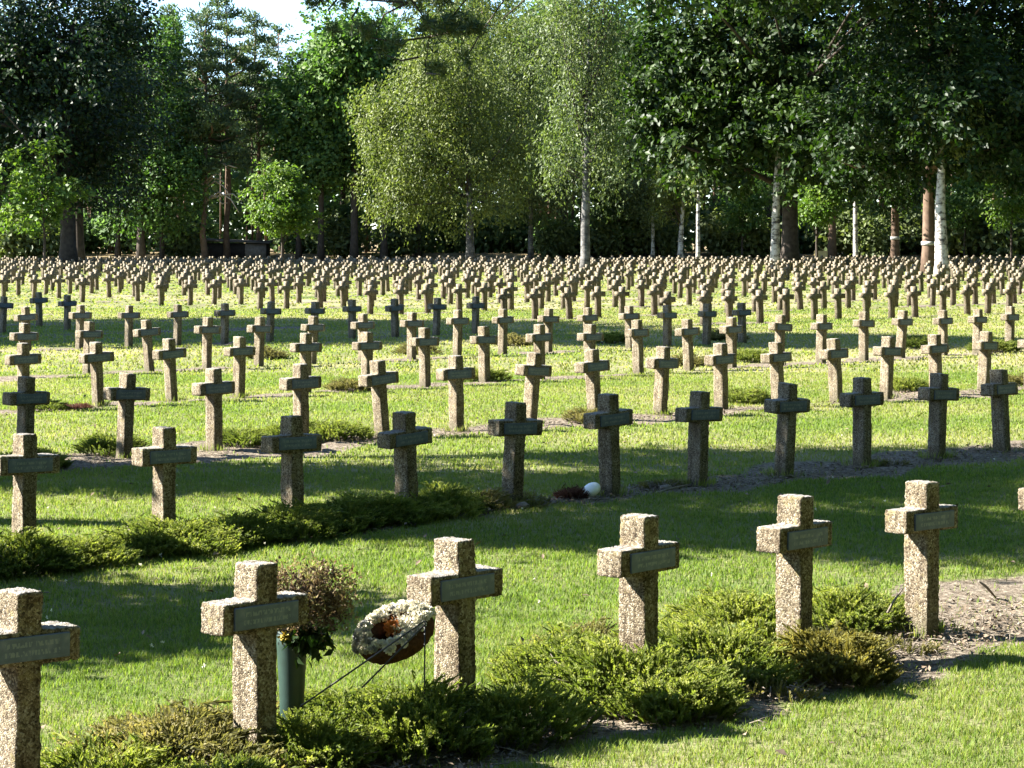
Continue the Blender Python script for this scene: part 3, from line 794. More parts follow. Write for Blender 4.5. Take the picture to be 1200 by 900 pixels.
for k in range(70):
    a = rng.random() * 6.28; r_ = .21 * math.sqrt(rng.random()); h_ = rng.uniform(.12, .40) - r_ * .35
    p = np.array([math.cos(a) * r_ * 1.05 + .06, math.sin(a) * r_ * .8, h_]); tips.append(p)
    tube(st, [(rng.normal(0, .02), rng.normal(0, .02), -.08), (p * .5 + [0, 0, .03]), p], [.003, .0025, .002], 5)
tips = np.array(tips)
c = np.repeat(tips, 60, 0) + rng.normal(0, .032, (4200, 3))
leaves(b, c, rvec(4200, rng) + [0, 0, .5], rvec(4200, rng), rng.uniform(.015, .04, 4200), rng.uniform(.008, .018, 4200), .25, np.clip(np.repeat(rng.random(70), 60) * .7 + rng.random(4200) * .3, 0, 1))
b.obj('flower_heads', M['dried'], be); st.obj('stems', M['twig'], be)
b = MB(); c = rng.normal(0, .05, (260, 3)) * [1, 1, .6] + [.07, -.03, .0]
leaves(b, c, rvec(260, rng) + [.3, 0, -.3], rvec(260, rng), .075, .035, .2); b.obj('leaves', M['oak_leaf'], be)
b = MB(); c = rng.normal(0, .009, (40, 3)) + [at(336, vd) - vx, -.09, hgt(743, vd) - vz - .55]
leaves(b, c, rvec(40, rng), rvec(40, rng), .028, .018, .25); b.obj('yellow_flower', M['yellow_petal'], be)

# ------------------------------------------------------------------ wreath on its wire stand
wd = 11.15; wc = np.array([at(464, wd), wd, hgt(744, wd)])
e = thing('flower_wreath', tuple(wc), 'oval wreath of cream flowers on a brown base beside a cross', 'wreath')
nrm = norm(np.array([-.20, -.66, .68])); u = norm(np.array([.88, .1, .40])); u = norm(u - nrm * (u @ nrm)); w = np.cross(nrm, u)
ra, rb, rt = .145, .092, .060
nA, nB = 56, 14
V = []
for A in np.linspace(0, 6.2832, nA, endpoint=False):
    ctr = u * ra * math.cos(A) + w * rb * math.sin(A); o_ = norm(u * math.cos(A) / ra + w * math.sin(A) / rb)
    for B in np.linspace(0, 6.2832, nB, endpoint=False): V.append(ctr + rt * (o_ * math.cos(B) + nrm * math.sin(B)))
i = np.arange(nA)[:, None]; i2 = (i + 1) % nA; k = np.arange(nB)[None]; k2 = (k + 1) % nB
b = MB(); b.add(np.array(V) + RNG.normal(0, .002, (len(V), 3)), np.stack([i * nB + k, i2 * nB + k, i2 * nB + k2, i * nB + k2], -1).reshape(-1, 4))
b.obj('wreath_base', M['wreath_base'], e, True)
rng = np.random.default_rng(9)
bw, bg = MB(), MB()
fl = 0
for t in range(420):
    A = rng.random() * 6.2832; B = rng.uniform(-.9, 1.8)
    ctr = u * ra * math.cos(A) + w * rb * math.sin(A); o_ = norm(u * math.cos(A) / ra + w * math.sin(A) / rb)
    dn = o_ * math.cos(B) + nrm * math.sin(B)
    if dn @ np.array([-.45, 0, .9]) < .18 + .25 * (math.cos(A) > .2) * (math.sin(A) < 0): continue
    fr = rng.uniform(.013, .021); q = 42
    p = ctr + dn * (rt + fr * .4); ax = norm(rvec(q, rng) + dn * .55)
    leaves(bw if rng.random() > .05 + .25 * (math.cos(A) < -.55) else bg, p + ax * fr * .5, ax + rng.normal(0, .3, (q, 3)), rvec(q, rng), fr * .9, fr * .8, .3)
bw.obj('cream_flowers', M['white_petal'], e); bg.obj('grey_flowers', M['grey_petal'], e)
b = MB(); a_ = np.linspace(0, 6.2832, 40, endpoint=False)
b.add(np.concatenate([[nrm * -.012], [u * ra * .9 * math.cos(q) + w * rb * .9 * math.sin(q) - nrm * .03 for q in a_]]), [(0, k + 1, (k + 1) % 40 + 1) for k in range(40)]); b.obj('straw_backing', M['wreath_base'], e)
p = nrm * .025
b = MB(); c = np.repeat((p + u * .0 + nrm * .03)[None], 140, 0) + np.clip(rng.normal(0, .020, (140, 3)), -.035, .035)
leaves(b, c, rvec(140, rng) + nrm, rvec(140, rng), .03, .018, .2); b.obj('orange_flower', M['orange_petal'], e)
b = MB(); c = np.repeat((p + u * .055 - w * .01)[None], 520, 0) + np.clip(rng.normal(0, .030, (520, 3)), -.055, .055)
leaves(b, c, rvec(520, rng) + nrm, rvec(520, rng), .026, .016, .2); b.obj('cream_centre_flowers', M['white_petal'], e)
e = thing('wreath_stand', (wc[0] + .1, wd, float(ground_z(wc[0], wd))), 'thin black wire stand with slanting legs under the wreath', 'stand')
def leg(p0, p1, r):
    b = MB(); o0 = np.array(e.location); tube(b, [np.array(p0) - o0, np.array(p1) - o0], r, 6); b.obj('leg', M['black_wire'], e)
dn_ = wd - .14
leg((at(497, dn_), dn_, hgt(728, dn_)), (at(352, 10.55), 10.55, hgt(828, 10.55)), .0045)
leg((at(499, dn_), dn_, hgt(731, dn_)), (at(424, 10.85), 10.85, hgt(806, 10.85)), .0045)
leg((at(498, dn_), dn_, hgt(728, dn_)), (at(497, dn_), dn_, 0), .0045)

# ------------------------------------------------------------------ trees
def crown(mb, rng, ells, n_clump, per, rc, L, W, fill=.25, up=.5, gap=0., droop=0., flat=.7):
    wts = np.array([e[3] * e[4] * e[5] for e in ells]) ** .75; wts = wts / wts.sum()
    tips = []
    for e, wt in zip(ells, wts):
        c0 = np.array(e[:3]); rad = np.array(e[3:6]); n = max(4, int(n_clump * wt))
        d = rvec(n, rng)
        k = rng.normal(size=(4, 3)) * 2.6; ph = rng.random(4) * 6
        lump = 1 + .13 * np.sin(d @ k.T + ph).sum(1)
        q = np.where(rng.random(n) < fill, rng.uniform(.2, .7, n), rng.uniform(.72, 1.03, n)) * lump
        if gap > 0:
            g_ = np.sin(d @ (k[:3] * 1.9).T + ph[:3]).prod(1); kp = g_ > -1 + gap * .85; d, q = d[kp], q[kp]; n = len(d)
        c = c0 + d * q[:, None] * rad
        tips.append(c)
        m_ = per
        off = rng.normal(size=(n, m_, 3)) * rc * np.array([1, 1, flat]) * rng.uniform(.6, 1.3, (n, 1, 1))
        if droop: off[..., 2] -= np.abs(rng.normal(0, droop, (n, m_)))
        p = (c[:, None] + off).reshape(-1, 3); N_ = len(p)
        od = np.repeat(d, m_, 0)
        nr = norm(od * .5 + np.array([0, 0, up]) + rng.normal(0, .55, (N_, 3)))
        ax = norm(np.cross(nr, rvec(N_, rng)) + od * .3 + np.array([0, 0, -.25 - droop * .6]))
        tone = np.clip(np.repeat(rng.random(n), m_) * .5 + rng.random(N_) * .5, 0, 1)
        leaves(mb, p, ax, nr, L * rng.uniform(.6, 1.3, N_), W * rng.uniform(.6, 1.3, N_), .18, tone)
    return np.concatenate(tips)

def trunk_mesh(rng, h, r0, tips, n_limb, first=.35, bend=.3, lean=(0, 0), sides=10, limb_r=.3, limbs=None):
    mb = MB(); n = 10
    z = np.linspace(-.3, h, n); w = np.cumsum(rng.normal(0, bend * .25, (n, 2)), 0) * np.linspace(0, 1, n)[:, None]
    pts = np.stack([w[:, 0] + lean[0] * z / h, w[:, 1] + lean[1] * z / h, z], 1)
    rad = r0 * (1 - .8 * np.linspace(0, 1, n) ** 1.1); rad[0] *= 1.35; rad[1] *= 1.0
    tube(mb, pts, rad, sides)
    if len(tips) and n_limb:
        for k in rng.choice(len(tips), min(n_limb, len(tips)), replace=False):
            t = tips[k]; zz = np.clip(t[2] * rng.uniform(.5, .8), first * h, h * .97)
            f = np.interp(zz, z, np.arange(n)); b = np.array([np.interp(f, np.arange(n), pts[:, q]) for q in range(3)])
            rr = np.interp(zz, z, rad) * limb_r * 1.6
            m1 = b * .6 + t * .4 + rng.normal(0, .25, 3) + [0, 0, .25]; m2 = b * .25 + t * .75 + rng.normal(0, .25, 3) + [0, 0, .2]
            tube(mb if limbs is None else limbs, [b, m1, m2, t], [rr, rr * .7, rr * .4, rr * .12], 6)
    return mb

def leafy_tree(name, loc, label, ells, h, r0, leaf_m, bark_m, seed, n_clump=900, per=26, rc=.55, L=.36, W=.24, n_limb=26, cat='tree', group=None, fill=.25, gap=0., droop=0., first=.35, lean=(0, 0), up=.5, bend=.3, band=None, flat=.7):
    rng = np.random.default_rng(seed)
    cb = MB(); tips = crown(cb, rng, ells, n_clump, per, rc, L, W, fill, up, gap, droop, flat)
    e = thing(name, (loc[0], loc[1], float(ground_z(loc[0], loc[1]))), label, cat, group)
    lb = MB() if 'birch' in bark_m.name else None
    tr = trunk_mesh(rng, h, r0, tips, n_limb, first, bend, lean, limbs=lb, limb_r=.3 if lb is None else .2).obj('trunk', bark_m, e, True)
    if lb is not None and lb.n: lb.obj('limbs', M['bark'], e, True)
    cb.obj('crown', leaf_m, e)
    if band:
        b = MB(); z = band; tube(b, [(lean[0] * z / h, lean[1] * z / h, z), (lean[0] * z / h, lean[1] * z / h, z + .28)], r0 * 1.05, 14); b.obj('paint_band', M['band_paint'], tr)
    return e

def E(px, py, rpx, rpy, depth, base, ry=None, doff=0):   # ellipsoid of a crown from its photo size, relative to the tree base
    k = F / depth
    return (at(px, depth) - base[0], doff, hgt(py, depth), rpx / k, ry if ry else rpx / k, rpy / k)

# the big oak on the right and its neighbour
b = (at(926, 178), 178)
leafy_tree('oak_tree', b, 'large dark oak right of the middle, its thick dark trunk behind a white birch trunk',
  [E(850, 60, 105, 130, 178, b), E(960, 30, 130, 150, 178, b), E(830, 165, 70, 60, 178, b, doff=-2), E(930, 150, 110, 75, 178, b, doff=-3), E(780, 70, 58, 90, 178, b), E(1010, 165, 60, 50, 178, b, doff=-5), E(760, 150, 36, 45, 178, b), E(900, -75, 150, 88, 150, b, doff=-26, ry=10), E(1010, -60, 90, 70, 150, b, doff=-28, ry=7), E(850, -90, 130, 90, 178, b)],  # high forward lobes are added to shade the oak to the right
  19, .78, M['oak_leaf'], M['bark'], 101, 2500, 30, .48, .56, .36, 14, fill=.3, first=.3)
b = (at(1088, 160), 160)
leafy_tree('oak_tree', b, 'large dark oak at the right with a white band painted round its trunk',
  [E(1110, 50, 130, 160, 160, b), E(1240, 80, 120, 140, 160, b), E(1060, 150, 95, 70, 160, b, doff=-3), E(1180, 165, 110, 58, 158, b, doff=-5), E(1000, 140, 55, 50, 150, b, doff=-9), E(1010, 195, 55, 28, 156, b, doff=-4), E(1120, 120, 100, 92, 148, b, doff=-11), E(1160, -100, 170, 110, 155, b, doff=-7)],  # the topmost lobe is added to shade the crown below it
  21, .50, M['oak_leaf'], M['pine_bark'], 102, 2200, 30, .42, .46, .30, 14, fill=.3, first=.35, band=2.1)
# left dark tree
b = (at(80, 178), 178)
leafy_tree('dark_lime_tree', b, 'very dark broad tree filling the upper left corner',
  [E(20, 60, 155, 150, 178, b), E(95, 90, 100, 130, 178, b), E(110, 190, 55, 60, 178, b), E(-60, 140, 120, 130, 178, b), E(135, 20, 50, 70, 178, b)],
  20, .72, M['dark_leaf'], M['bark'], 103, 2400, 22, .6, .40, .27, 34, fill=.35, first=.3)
b = (at(93, 190), 190)
leafy_tree('dark_lime_tree', b, 'slim dark trunk and sparse crown just right of the upper left tree trunk',
  [E(120, 120, 60, 110, 190, b)], 18, .5, M['dark_leaf'], M['bark'], 104, 500, 22, .6, .4, .27, 14, first=.35)
b = (at(52, 168), 168)
leafy_tree('young_maple_tree', b, 'low sunlit yellow-green tree against the dark upper left tree',
  [E(58, 190, 22, 34, 168, b), E(20, 215, 30, 22, 168, b), E(80, 225, 24, 20, 168, b), E(45, 245, 38, 22, 168, b), E(15, 180, 14, 12, 168, b), E(30, 262, 26, 10, 168, b)], 8, .13, M['maple_leaf'], M['bark'], 105, 150, 16, .36, .42, .30, 12, first=.2, fill=.15)
# left wood edge
b = (at(165, 222), 222)
leafy_tree('lime_tree', b, 'mid green leafy tree right of the upper left dark tree',
  [E(180, 120, 45, 75, 222, b), E(205, 200, 45, 70, 222, b), E(160, 220, 40, 50, 222, b), E(195, 60, 28, 40, 222, b)], 20, .45, M['wood_leaf'], M['bark'], 106, 900, 22, .65, .42, .28, 18, first=.3)
# small bright tree
b = (at(331, 200), 200)
leafy_tree('young_maple_tree', b, 'small bright green round-topped young tree standing at the field edge',
  [E(331, 236, 44, 34, 200, b), E(331, 212, 28, 30, 200, b), E(322, 254, 32, 20, 200, b), E(350, 252, 26, 22, 200, b)], 7.5, .17, M['maple_leaf'], M['bark'], 107, 420, 20, .30, .36, .24, 18, first=.18, fill=.35)
# birches in the middle
def birch(px, depth, label, ells, h, r0, seed, leaf='birch_leaf', n_clump=900, lean=(0, 0), gap=.1, first=.3, L=.36, per=30, bend=.3, bark='birch_bark'):
    b = (at(px, depth), depth)
    return leafy_tree('birch_tree', b, label, [E(*q, depth, b) for q in ells], h, r0, M[leaf], M[bark], seed, n_clump, per, .42, L, L * .42, 30, gap=gap, droop=.75, first=first, lean=lean, up=.2, fill=.35, bend=bend, flat=.9, group='birch trees in the field and at its edge')
birch(551, 198, 'yellow-green weeping birch in the middle with a twin white trunk',
  [(495, 160, 82, 75), (470, 220, 55, 45), (540, 80, 60, 80), (560, 190, 62, 75), (500, 90, 50, 50), (540, -30, 50, 70), (440, 140, 32, 55), (605, 150, 48, 80)], 21, .42, 111, n_clump=1500, bark='grey_birch_bark')
birch(622, 224, 'grey-green birch with a slim white trunk right of the middle birch',
  [(620, 130, 62, 100), (600, 60, 46, 70), (585, 140, 45, 70), (650, 40, 40, 60), (640, 210, 45, 45), (600, 220, 40, 40)], 21, .30, 112, 'grey_leaf', n_clump=1350, bark='grey_birch_bark')
birch(685, 137, 'tall leaning birch with a crooked dark and white trunk and a thin crown',
  [(690, 90, 48, 60), (668, 20, 55, 60), (710, 170, 36, 55), (660, 180, 32, 45), (715, 20, 30, 60), (700, -50, 60, 50), (690, 130, 50, 50)], 16, .34, 113, 'grey_leaf', n_clump=900, lean=(.45, 0), gap=.45, first=.4, L=.26, per=22, bend=.55, bark='grey_birch_bark')
birch(908, 175, 'white birch trunk leaning beside the large dark oak', [(900, 40, 40, 60)], 15, .42, 114, n_clump=120, lean=(.2, 0), first=.8)
birch(1104, 150, 'thick white birch trunk at the right with black bark patches', [(1110, 120, 40, 50)], 11, .52, 115, n_clump=100, lean=(-.25, 0), first=.8)
birch(818, 205, 'slender white birch trunk between the middle and the large oak', [(815, 190, 30, 30), (820, 120, 40, 50)], 15, .22, 116, 'grey_leaf', n_clump=200)
birch(1003, 208, 'thin white birch trunk between the two large oaks', [(1000, 150, 40, 60)], 15, .27, 117, 'grey_leaf', n_clump=200)
birch(765, 226, 'thin pale birch trunk left of the slender birch at the wood edge', [(735, 200, 45, 45), (750, 240, 30, 22), (720, 170, 35, 45)], 14, .2, 118, 'grey_leaf', n_clump=300)
birch(797, 222, 'short pale birch trunk just left of the slender birch', [(790, 215, 30, 35)], 12, .32, 119, n_clump=160)
birch(740, 232, 'slim pale birch trunk left of the thin birch at the wood edge', [(728, 236, 30, 25)], 11, .16, 120, n_clump=160)
# trunks inside the right part
for px, dp, r0, lb, sd in ((1049, 206, .42, 'brown pine trunk with a white band, right of the thin birch', 131), (975, 226, .45, 'dark trunk right of the large oak, behind the tan stone', 132)):
    b = (at(px, dp), dp)
    leafy_tree('oak_tree', b, lb, [E(px, 120, 60, 80, dp, b), E(px - 10, 215, 38, 34, dp, b, doff=-3)], 22, r0, M['oak_leaf'], M['pine_bark'], sd, 700, 22, .6, .42, .28, 16, first=.4, band=2.5 if px > 1000 else None)
for px, py, dp, sd, lb in ((957, 240, 190, 141, 'small leafy tree lit below the right oak crown'), (1185, 235, 210, 142, 'sunlit yellow-green small tree at the right frame edge'), (1130, 240, 225, 143, 'small bright tree right of the thick white birch'), (870, 250, 226, 144, 'low light green tree left of the white birch trunk'), (725, 255, 229, 145, 'low rust tinged tree under the large oak left side')):
    b = (at(px, dp), dp)
    leafy_tree('young_maple_tree', b, lb, [E(px, py, 26, 26, dp, b), E(px + 14, py - 20, 20, 22, dp, b)], 7, .13, M['maple_leaf' if sd in (142, 141) else 'wood_leaf'], M['bark'], sd, 180, 18, .45, .36, .24, 10, first=.2)

# ------------------------------------------------------------------ pines
def pine_parts(seed, h, r0, first, spread, n_br, tufts, nl, nw, top=.9, dead=0):
    rng = np.random.default_rng(seed)
    tm = MB(); n = 9; z = np.linspace(-.3, h, n); w = np.cumsum(rng.normal(0, .18, (n, 2)), 0)
    pts = np.stack([w[:, 0], w[:, 1], z], 1); rad = r0 * (1 - .82 * np.linspace(0, 1, n)); rad[0] *= 1.3
    tube(tm, pts, rad, 9)
    cm = MB(); dm = MB()
    for k in range(n_br):
        f = first + (1 - first) * (k + rng.random()) / n_br * .99
        zz = f * h; b = np.array([np.interp(zz, z, pts[:, 0]), np.interp(zz, z, pts[:, 1]), zz])
        g_ = (f - first) / (1 - first); ln = spread * (.55 + .6 * math.sin(min(1, g_ * 1.15 + .12) * math.pi)) * rng.uniform(.6, 1.2) * (1 - .4 * g_)
        a = rng.random() * 6.283; d = np.array([math.cos(a), math.sin(a), rng.uniform(-.1, .45)])
        m1 = b + d * ln * .5 + rng.normal(0, .25, 3); t = b + d * ln + [0, 0, .25]
        rr = .028 * ln + .02; tube(tm, [b, m1, t], [rr, rr * .7, rr * .25], 5)
        nc = max(3, int(ln * 2.6))
        for q in range(nc):
            u_ = rng.uniform(.35, 1.05); c = (b * (1 - u_) + t * u_) + rng.normal(0, .42, 3) * [1, 1, .4]
            m_ = tufts; p = c + rng.normal(0, .36, (m_, 3)) * [1, 1, .5]
            ax = norm(rng.normal(0, .6, (m_, 3)) + d * .5 + [0, 0, .55])
            leaves(cm, p, ax, rvec(m_, rng), nl * rng.uniform(.6, 1.2, m_), nw, .12, np.clip(rng.random() * .5 + rng.random(m_) * .5, 0, 1))
    for k in range(dead):
        zz = h * rng.uniform(.22, first + .05); b = np.array([np.interp(zz, z, pts[:, 0]), np.interp(zz, z, pts[:, 1]), zz])
        a = rng.uniform(-.6, .6) + (0 if rng.random() > .4 else 3.14); ln = rng.uniform(1.8, 4.0)
        d = np.array([math.cos(a), -abs(math.sin(a)) - .2, 0])
        tube(dm, [b, b + d * ln * .4 + [0, 0, rng.uniform(.2, 1)], b + d * ln * .75 + [0, 0, rng.uniform(-.3, .8)], b + d * ln + [0, 0, rng.uniform(-1.2, .4)]], [.11, .09, .07, .03], 6)
    return tm, cm, dm

def pine_set(seed, *a, **k):
    tm, cm, dm = pine_parts(seed, *a, **k)
    return [('trunk', tm.mesh('trunk', M['pine_bark'], True)), ('needles', cm.mesh('needles', M['needle']))] + ([('dead_limbs', dm.mesh('dead_limbs', M['pale_wood'], True))] if dm.n else [])
def place_set(parts, name, x, y, label, cat, group=None, rz=0, s=1.0):
    e = thing(name, (x, y, float(ground_z(x, y)) - .1), label, cat, group, rz, s)
    for nm, me in parts: link(nm, me, e)
    return e
GW = 'trees of the wood behind the field'
P_dead = pine_set(201, 26, .34, .36, 4.2, 46, 34, .55, .15, dead=12)
place_set(P_dead, 'pine_tree', at(238, 224), 224, 'pine with bleached twisted dead limbs at the left wood edge', 'pine tree', GW, 0)
P_var = [pine_set(210 + k, 27 + k, .33, .42 - .05 * k, 4.0 + .3 * k, 46, 32, .58, .16) for k in range(3)]
def wood_set(seed, h, r0, ells, leaf, n_clump, per=20):
    rng = np.random.default_rng(seed); cb = MB(); tips = crown(cb, rng, ells, n_clump, per, .7, .55, .38, .3, .4, .1)
    return [('trunk', trunk_mesh(rng, h, r0, tips, 14, .35).mesh('trunk', M['bark'], True)), ('crown', cb.mesh('crown', leaf))]
W_var = [wood_set(221, 22, .36, [(0, 0, 15, 4.2, 4, 6), (1, 0, 20, 3.2, 3, 4.5), (-1, 0, 10, 3.2, 3, 3)], M['wood_leaf'], 520),
         wood_set(222, 24, .40, [(0, 0, 17, 4.0, 4, 6.5), (-1, 0, 22, 3.0, 3, 4), (1.5, 0, 11, 3.4, 3, 3.5)], M['wood_leaf'], 520),
         wood_set(223, 20, .3, [(0, 0, 13, 3.6, 3.6, 6), (.6, 0, 18, 2.6, 2.6, 4)], M['grey_leaf'], 420)]
S_lit = [wood_set(241, 3.4, .08, [(0, 0, 2.4, 2.2, 2, 1.7), (1.4, 0, 1.5, 1.5, 1.5, 1.2)], M['grey_leaf'], 130, 16)]
S_var = [wood_set(231, 3, .08, [(0, 0, 2.2, 2.4, 2, 1.9), (1.3, 0, 1.6, 1.6, 1.5, 1.4)], M['under_leaf'], 150),
         wood_set(232, 4.5, .1, [(0, 0, 3.2, 2.2, 2, 2.6)], M['under_leaf'], 150)]
def place_wood(lst, parts_of, name, cat, lab):
    for k, (px, dp, v, s) in enumerate(lst):
        place_set(parts_of[v], name, at(px, dp), dp, lab % ORD[k], cat, GW, random.random() * 6.28, s)
place_wood([(212, 238, 0, .98), (268, 229, 1, .97), (305, 232, 0, .95), (332, 246, 2, .86), (25, 240, 1, 1.0), (130, 236, 0, 1.0), (455, 243, 1, 1.06), (575, 241, 0, 1.1), (850, 240, 1, 1.05), (1030, 245, 0, 1.0), (1200, 238, 1, 1.1), (1240, 230, 0, 1), (650, 252, 2, 1.0), (-30, 232, 0, 1)],
  P_var, 'pine_tree', 'pine tree', 'tall dark pine in the wood behind the field, %s pine along the back row')
place_wood([(350, 228, 0, .86), (376, 226, 1, .90), (415, 225, 1, 1.05), (450, 226, 0, 1.0), (490, 230, 2, 1.05), (402, 240, 0, 1.05), (660, 236, 1, 1.1), (700, 240, 0, 1.15), (780, 238, 2, 1.1), (900, 236, 0, 1.1), (1075, 240, 1, 1.1), (1140, 238, 0, 1.1), (0, 228, 0, 1.0), (1180, 246, 2, 1.1), (530, 246, 1, 1.15), (610, 246, 1, 1.1), (740, 252, 0, 1.2), (138, 226, 2, 1.0), (190, 226, 2, .9)],
  W_var, 'woodland_tree', 'tree', 'dark trunked leafy tree at the wood edge, %s along the leafy back row')
place_wood([(705, 229, 0, .9), (735, 231, 0, 1.2), (770, 230, 0, .9), (845, 231, 0, 1.1), (880, 229, 0, 1.0), (985, 231, 0, 1.2), (1025, 229, 0, 1.0), (1065, 232, 0, 1.1), (1125, 228, 0, 1.2), (1160, 230, 0, 1.0), (1195, 226, 0, 1.3), (392, 229, 0, 1.0), (472, 230, 0, .9), (655, 229, 0, .9), (10, 224, 0, 1.2), (40, 228, 0, 1.0), (205, 229, 0, .9)],
  S_lit, 'light_shrub', 'shrub', 'pale green shrub lit at the wood edge, %s of the light shrubs')
place_wood([(650, 233, 0, .9), (400, 236, 1, 1.0), (470, 238, 0, 1.1), (720, 236, 0, 1.3), (850, 238, 1, 1.0), (20, 234, 0, 1.3), (150, 236, 1, 1.2), (360, 240, 0, 1.2), (570, 240, 0, 1.2), (930, 238, 0, 1.1), (1015, 238, 1, 1.0), (1060, 236, 0, .9), (1120, 240, 1, 1.2), (1175, 236, 0, 1.3), (80, 238, 0, 1.2), (780, 242, 1, 1.2), (225, 240, 0, 1.1), (520, 242, 1, 1.1), (610, 244, 0, 1.3)],
  S_var, 'undergrowth_shrub', 'shrub', 'dark green shrub under the wood edge, %s of the undergrowth row')

# far wood closing the view
rng = np.random.default_rng(301)
cb = MB()
n = 52000
x = rng.uniform(-92, 92, n); y = rng.uniform(256, 300, n)
top = 22.5 + 6 * fbm(x * .12, y * .1, 5, 3) - 6 * np.exp(-((x / y * F + 600 - 290) / 85) ** 2)
z = 1 + rng.random(n) ** .8 * (top - 1)
leaves(cb, np.stack([x, y, z], 1), rvec(n, rng), norm(rvec(n, rng) + [0, -.5, .6]), rng.uniform(.8, 1.7, n), rng.uniform(.6, 1.2, n), .2)
tk = MB()
for k in range(150):
    x_, y_ = rng.uniform(-80, 80), rng.uniform(240, 275); r_ = rng.uniform(.12, .3)
    tube(tk, [(x_, y_, .8), (x_ + rng.normal(0, .2), y_, 9), (x_ + rng.normal(0, .4), y_, 19)], [r_, r_ * .8, r_ * .4], 6)
fw = cb.obj('far_wood', M['under_leaf']); tag(fw, 'dark dense wood closing the view behind the field', 'wood', kind='stuff')
tag(tk.obj('trunks', M['pine_bark'], fw), kind='stuff')

# unseen wood added behind the viewer and to the right, to cut sky light
cb = MB(); n = 32000
x = rng.uniform(-45, 75, n); y = rng.uniform(-32, -11, n); z = 1 + rng.random(n) * (25 + 9 * fbm(x * .1, y * .1, 8, 2))
k = (x > -20) | (z < 12); x, y, z = x[k], y[k], z[k]
leaves(cb, np.stack([x, y, z], 1), rvec(len(x), rng), rvec(len(x), rng), rng.uniform(.9, 1.8, len(x)), rng.uniform(.7, 1.3, len(x)), .2)
n = 38000; y = rng.uniform(-20, 235, n); x = 12 + y * .255 + rng.uniform(0, 15, n); z = 1 + rng.random(n) * (26 + 9 * fbm(x * .1, y * .1, 8, 2))
leaves(cb, np.stack([x, y, z], 1), rvec(n, rng), rvec(n, rng), rng.uniform(1.0, 2.0, n), rng.uniform(.8, 1.5, n), .2)
tk = MB()
for k in range(90):
    if k % 2: y_ = rng.uniform(-15, 230); x_ = 14 + y_ * .255 + rng.uniform(0, 13)
    else: x_, y_ = rng.uniform(-40, 70), rng.uniform(-32, -17)
    r_ = rng.uniform(.15, .35); tube(tk, [(x_, y_, -.2), (x_, y_, 9), (x_ + .4, y_, 19)], [r_, r_ * .8, r_ * .4], 6)
sw = cb.obj('added_screen_wood', M['wood_leaf']); tag(tk.obj('trunks', M['pine_bark'], sw), kind='stuff')
tag(sw, 'dense wood added out of view, right and behind, to block sky light', 'wood', kind='stuff')

# ------------------------------------------------------------------ shed and tan stone
sd_ = 229; sx0 = at(277, sd_); zz = float(ground_z(sx0, sd_))
e = thing('garden_shed', (sx0, sd_, zz), 'low dark wooden shed with a flat roof at the left wood edge', 'shed')
b = MB(); box(b, (-3.2, .1, 0), (3.2, 3, 1.55)); b.obj('wall', M['shed_dark'], e)  # closed box, its dark colour stands in for the shaded open front
b = MB(); box(b, (.9, -.02, 0), (3.1, .09, 1.45)); b.obj('board_panel', M['shed_wall'], e)
b = MB(); b.add([(-3.5, -.4, 1.75), (3.5, -.4, 1.5), (3.5, 3.3, 1.65), (-3.5, 3.3, 1.9), (-3.5, -.4, 1.9), (3.5, -.4, 1.64), (3.5, 3.3, 1.8), (-3.5, 3.3, 2.05)], [(0, 3, 2, 1), (4, 5, 6, 7), (0, 1, 5, 4), (1, 2, 6, 5), (2, 3, 7, 6), (3, 0, 4, 7)]); b.obj('roof', M['shed_roof'], e)
b = bmesh.new(); bmesh.ops.create_cube(b, size=1); bmesh.ops.scale(b, vec=(1.25, .3, 1.5), verts=b.verts); bmesh.ops.bevel(b, geom=list(b.edges), offset=.04, segments=2, affect='EDGES')
me = bpy.data.meshes.new('tan_stone_slab'); b.to_mesh(me); b.free(); me.materials.append(M['tan_stone'])
o = link('tan_stone_slab', me); o.location = (at(962, 206), 206, float(ground_z(at(962, 206), 206)) + .7); tag(o, 'square tan stone slab standing behind crosses between the oak trunks', 'stone slab')

# ------------------------------------------------------------------ near pine whose bough hangs into the top of the view, and the trees left of the view
bd = 20.0
px_, py_ = -6.6, 20.3
e = thing('pine_tree', (px_, py_, float(ground_z(px_, py_))), 'pine left of the view whose dark bough hangs into the top of the picture', 'pine tree')
def W3(px, py, d=bd): return np.array([at(px, d) - px_, d - py_, hgt(py, d)])
tm, cm, dm = pine_parts(401, 11.5, .17, .52, 2.0, 24, 34, .16, .018)
tm.obj('trunk', M['pine_bark'], e, True); cm.obj('needles', M['needle'], e)
rng = np.random.default_rng(402)
bm_ = MB(); nb = MB()
tube(bm_, [(0, 0, 5.9), W3(150, -110), W3(330, -70), W3(440, -35), W3(560, -30), W3(680, -45)], [.06, .05, .04, .032, .022, .01], 7)
twl = [[(430, -38), (478, 2), (505, 42), (498, 88)], [(478, 2), (420, 8), (374, 4)], [(505, 42), (545, 42), (580, 38)], [(505, 42), (462, 58), (430, 52)], [(490, 66), (470, 80), (448, 72)],
       [(500, 85), (515, 96)], [(560, -30), (545, 10), (530, 28)], [(560, -30), (590, 10), (565, 45), (545, 80)], [(440, -35), (400, -8), (366, 18)], [(400, -8), (385, 20), (392, 46)], [(650, -42), (625, 0), (590, 30)], [(478, 2), (450, 26), (440, 50)], [(420, 8), (412, 30), (420, 44)], [(330, -70), (345, -30), (352, 4)]]
for pl in twl:
    dd = bd + rng.uniform(-.4, .4)
    q = np.array([W3(a_, b_ - 10, dd) for a_, b_ in pl]); q[0] = W3(*pl[0])
    q = np.concatenate([q[:1], np.repeat(q[1:-1], 1, 0), q[-1:]]) 
    tube(bm_, q, np.linspace(.012, .005, len(q)), 5)
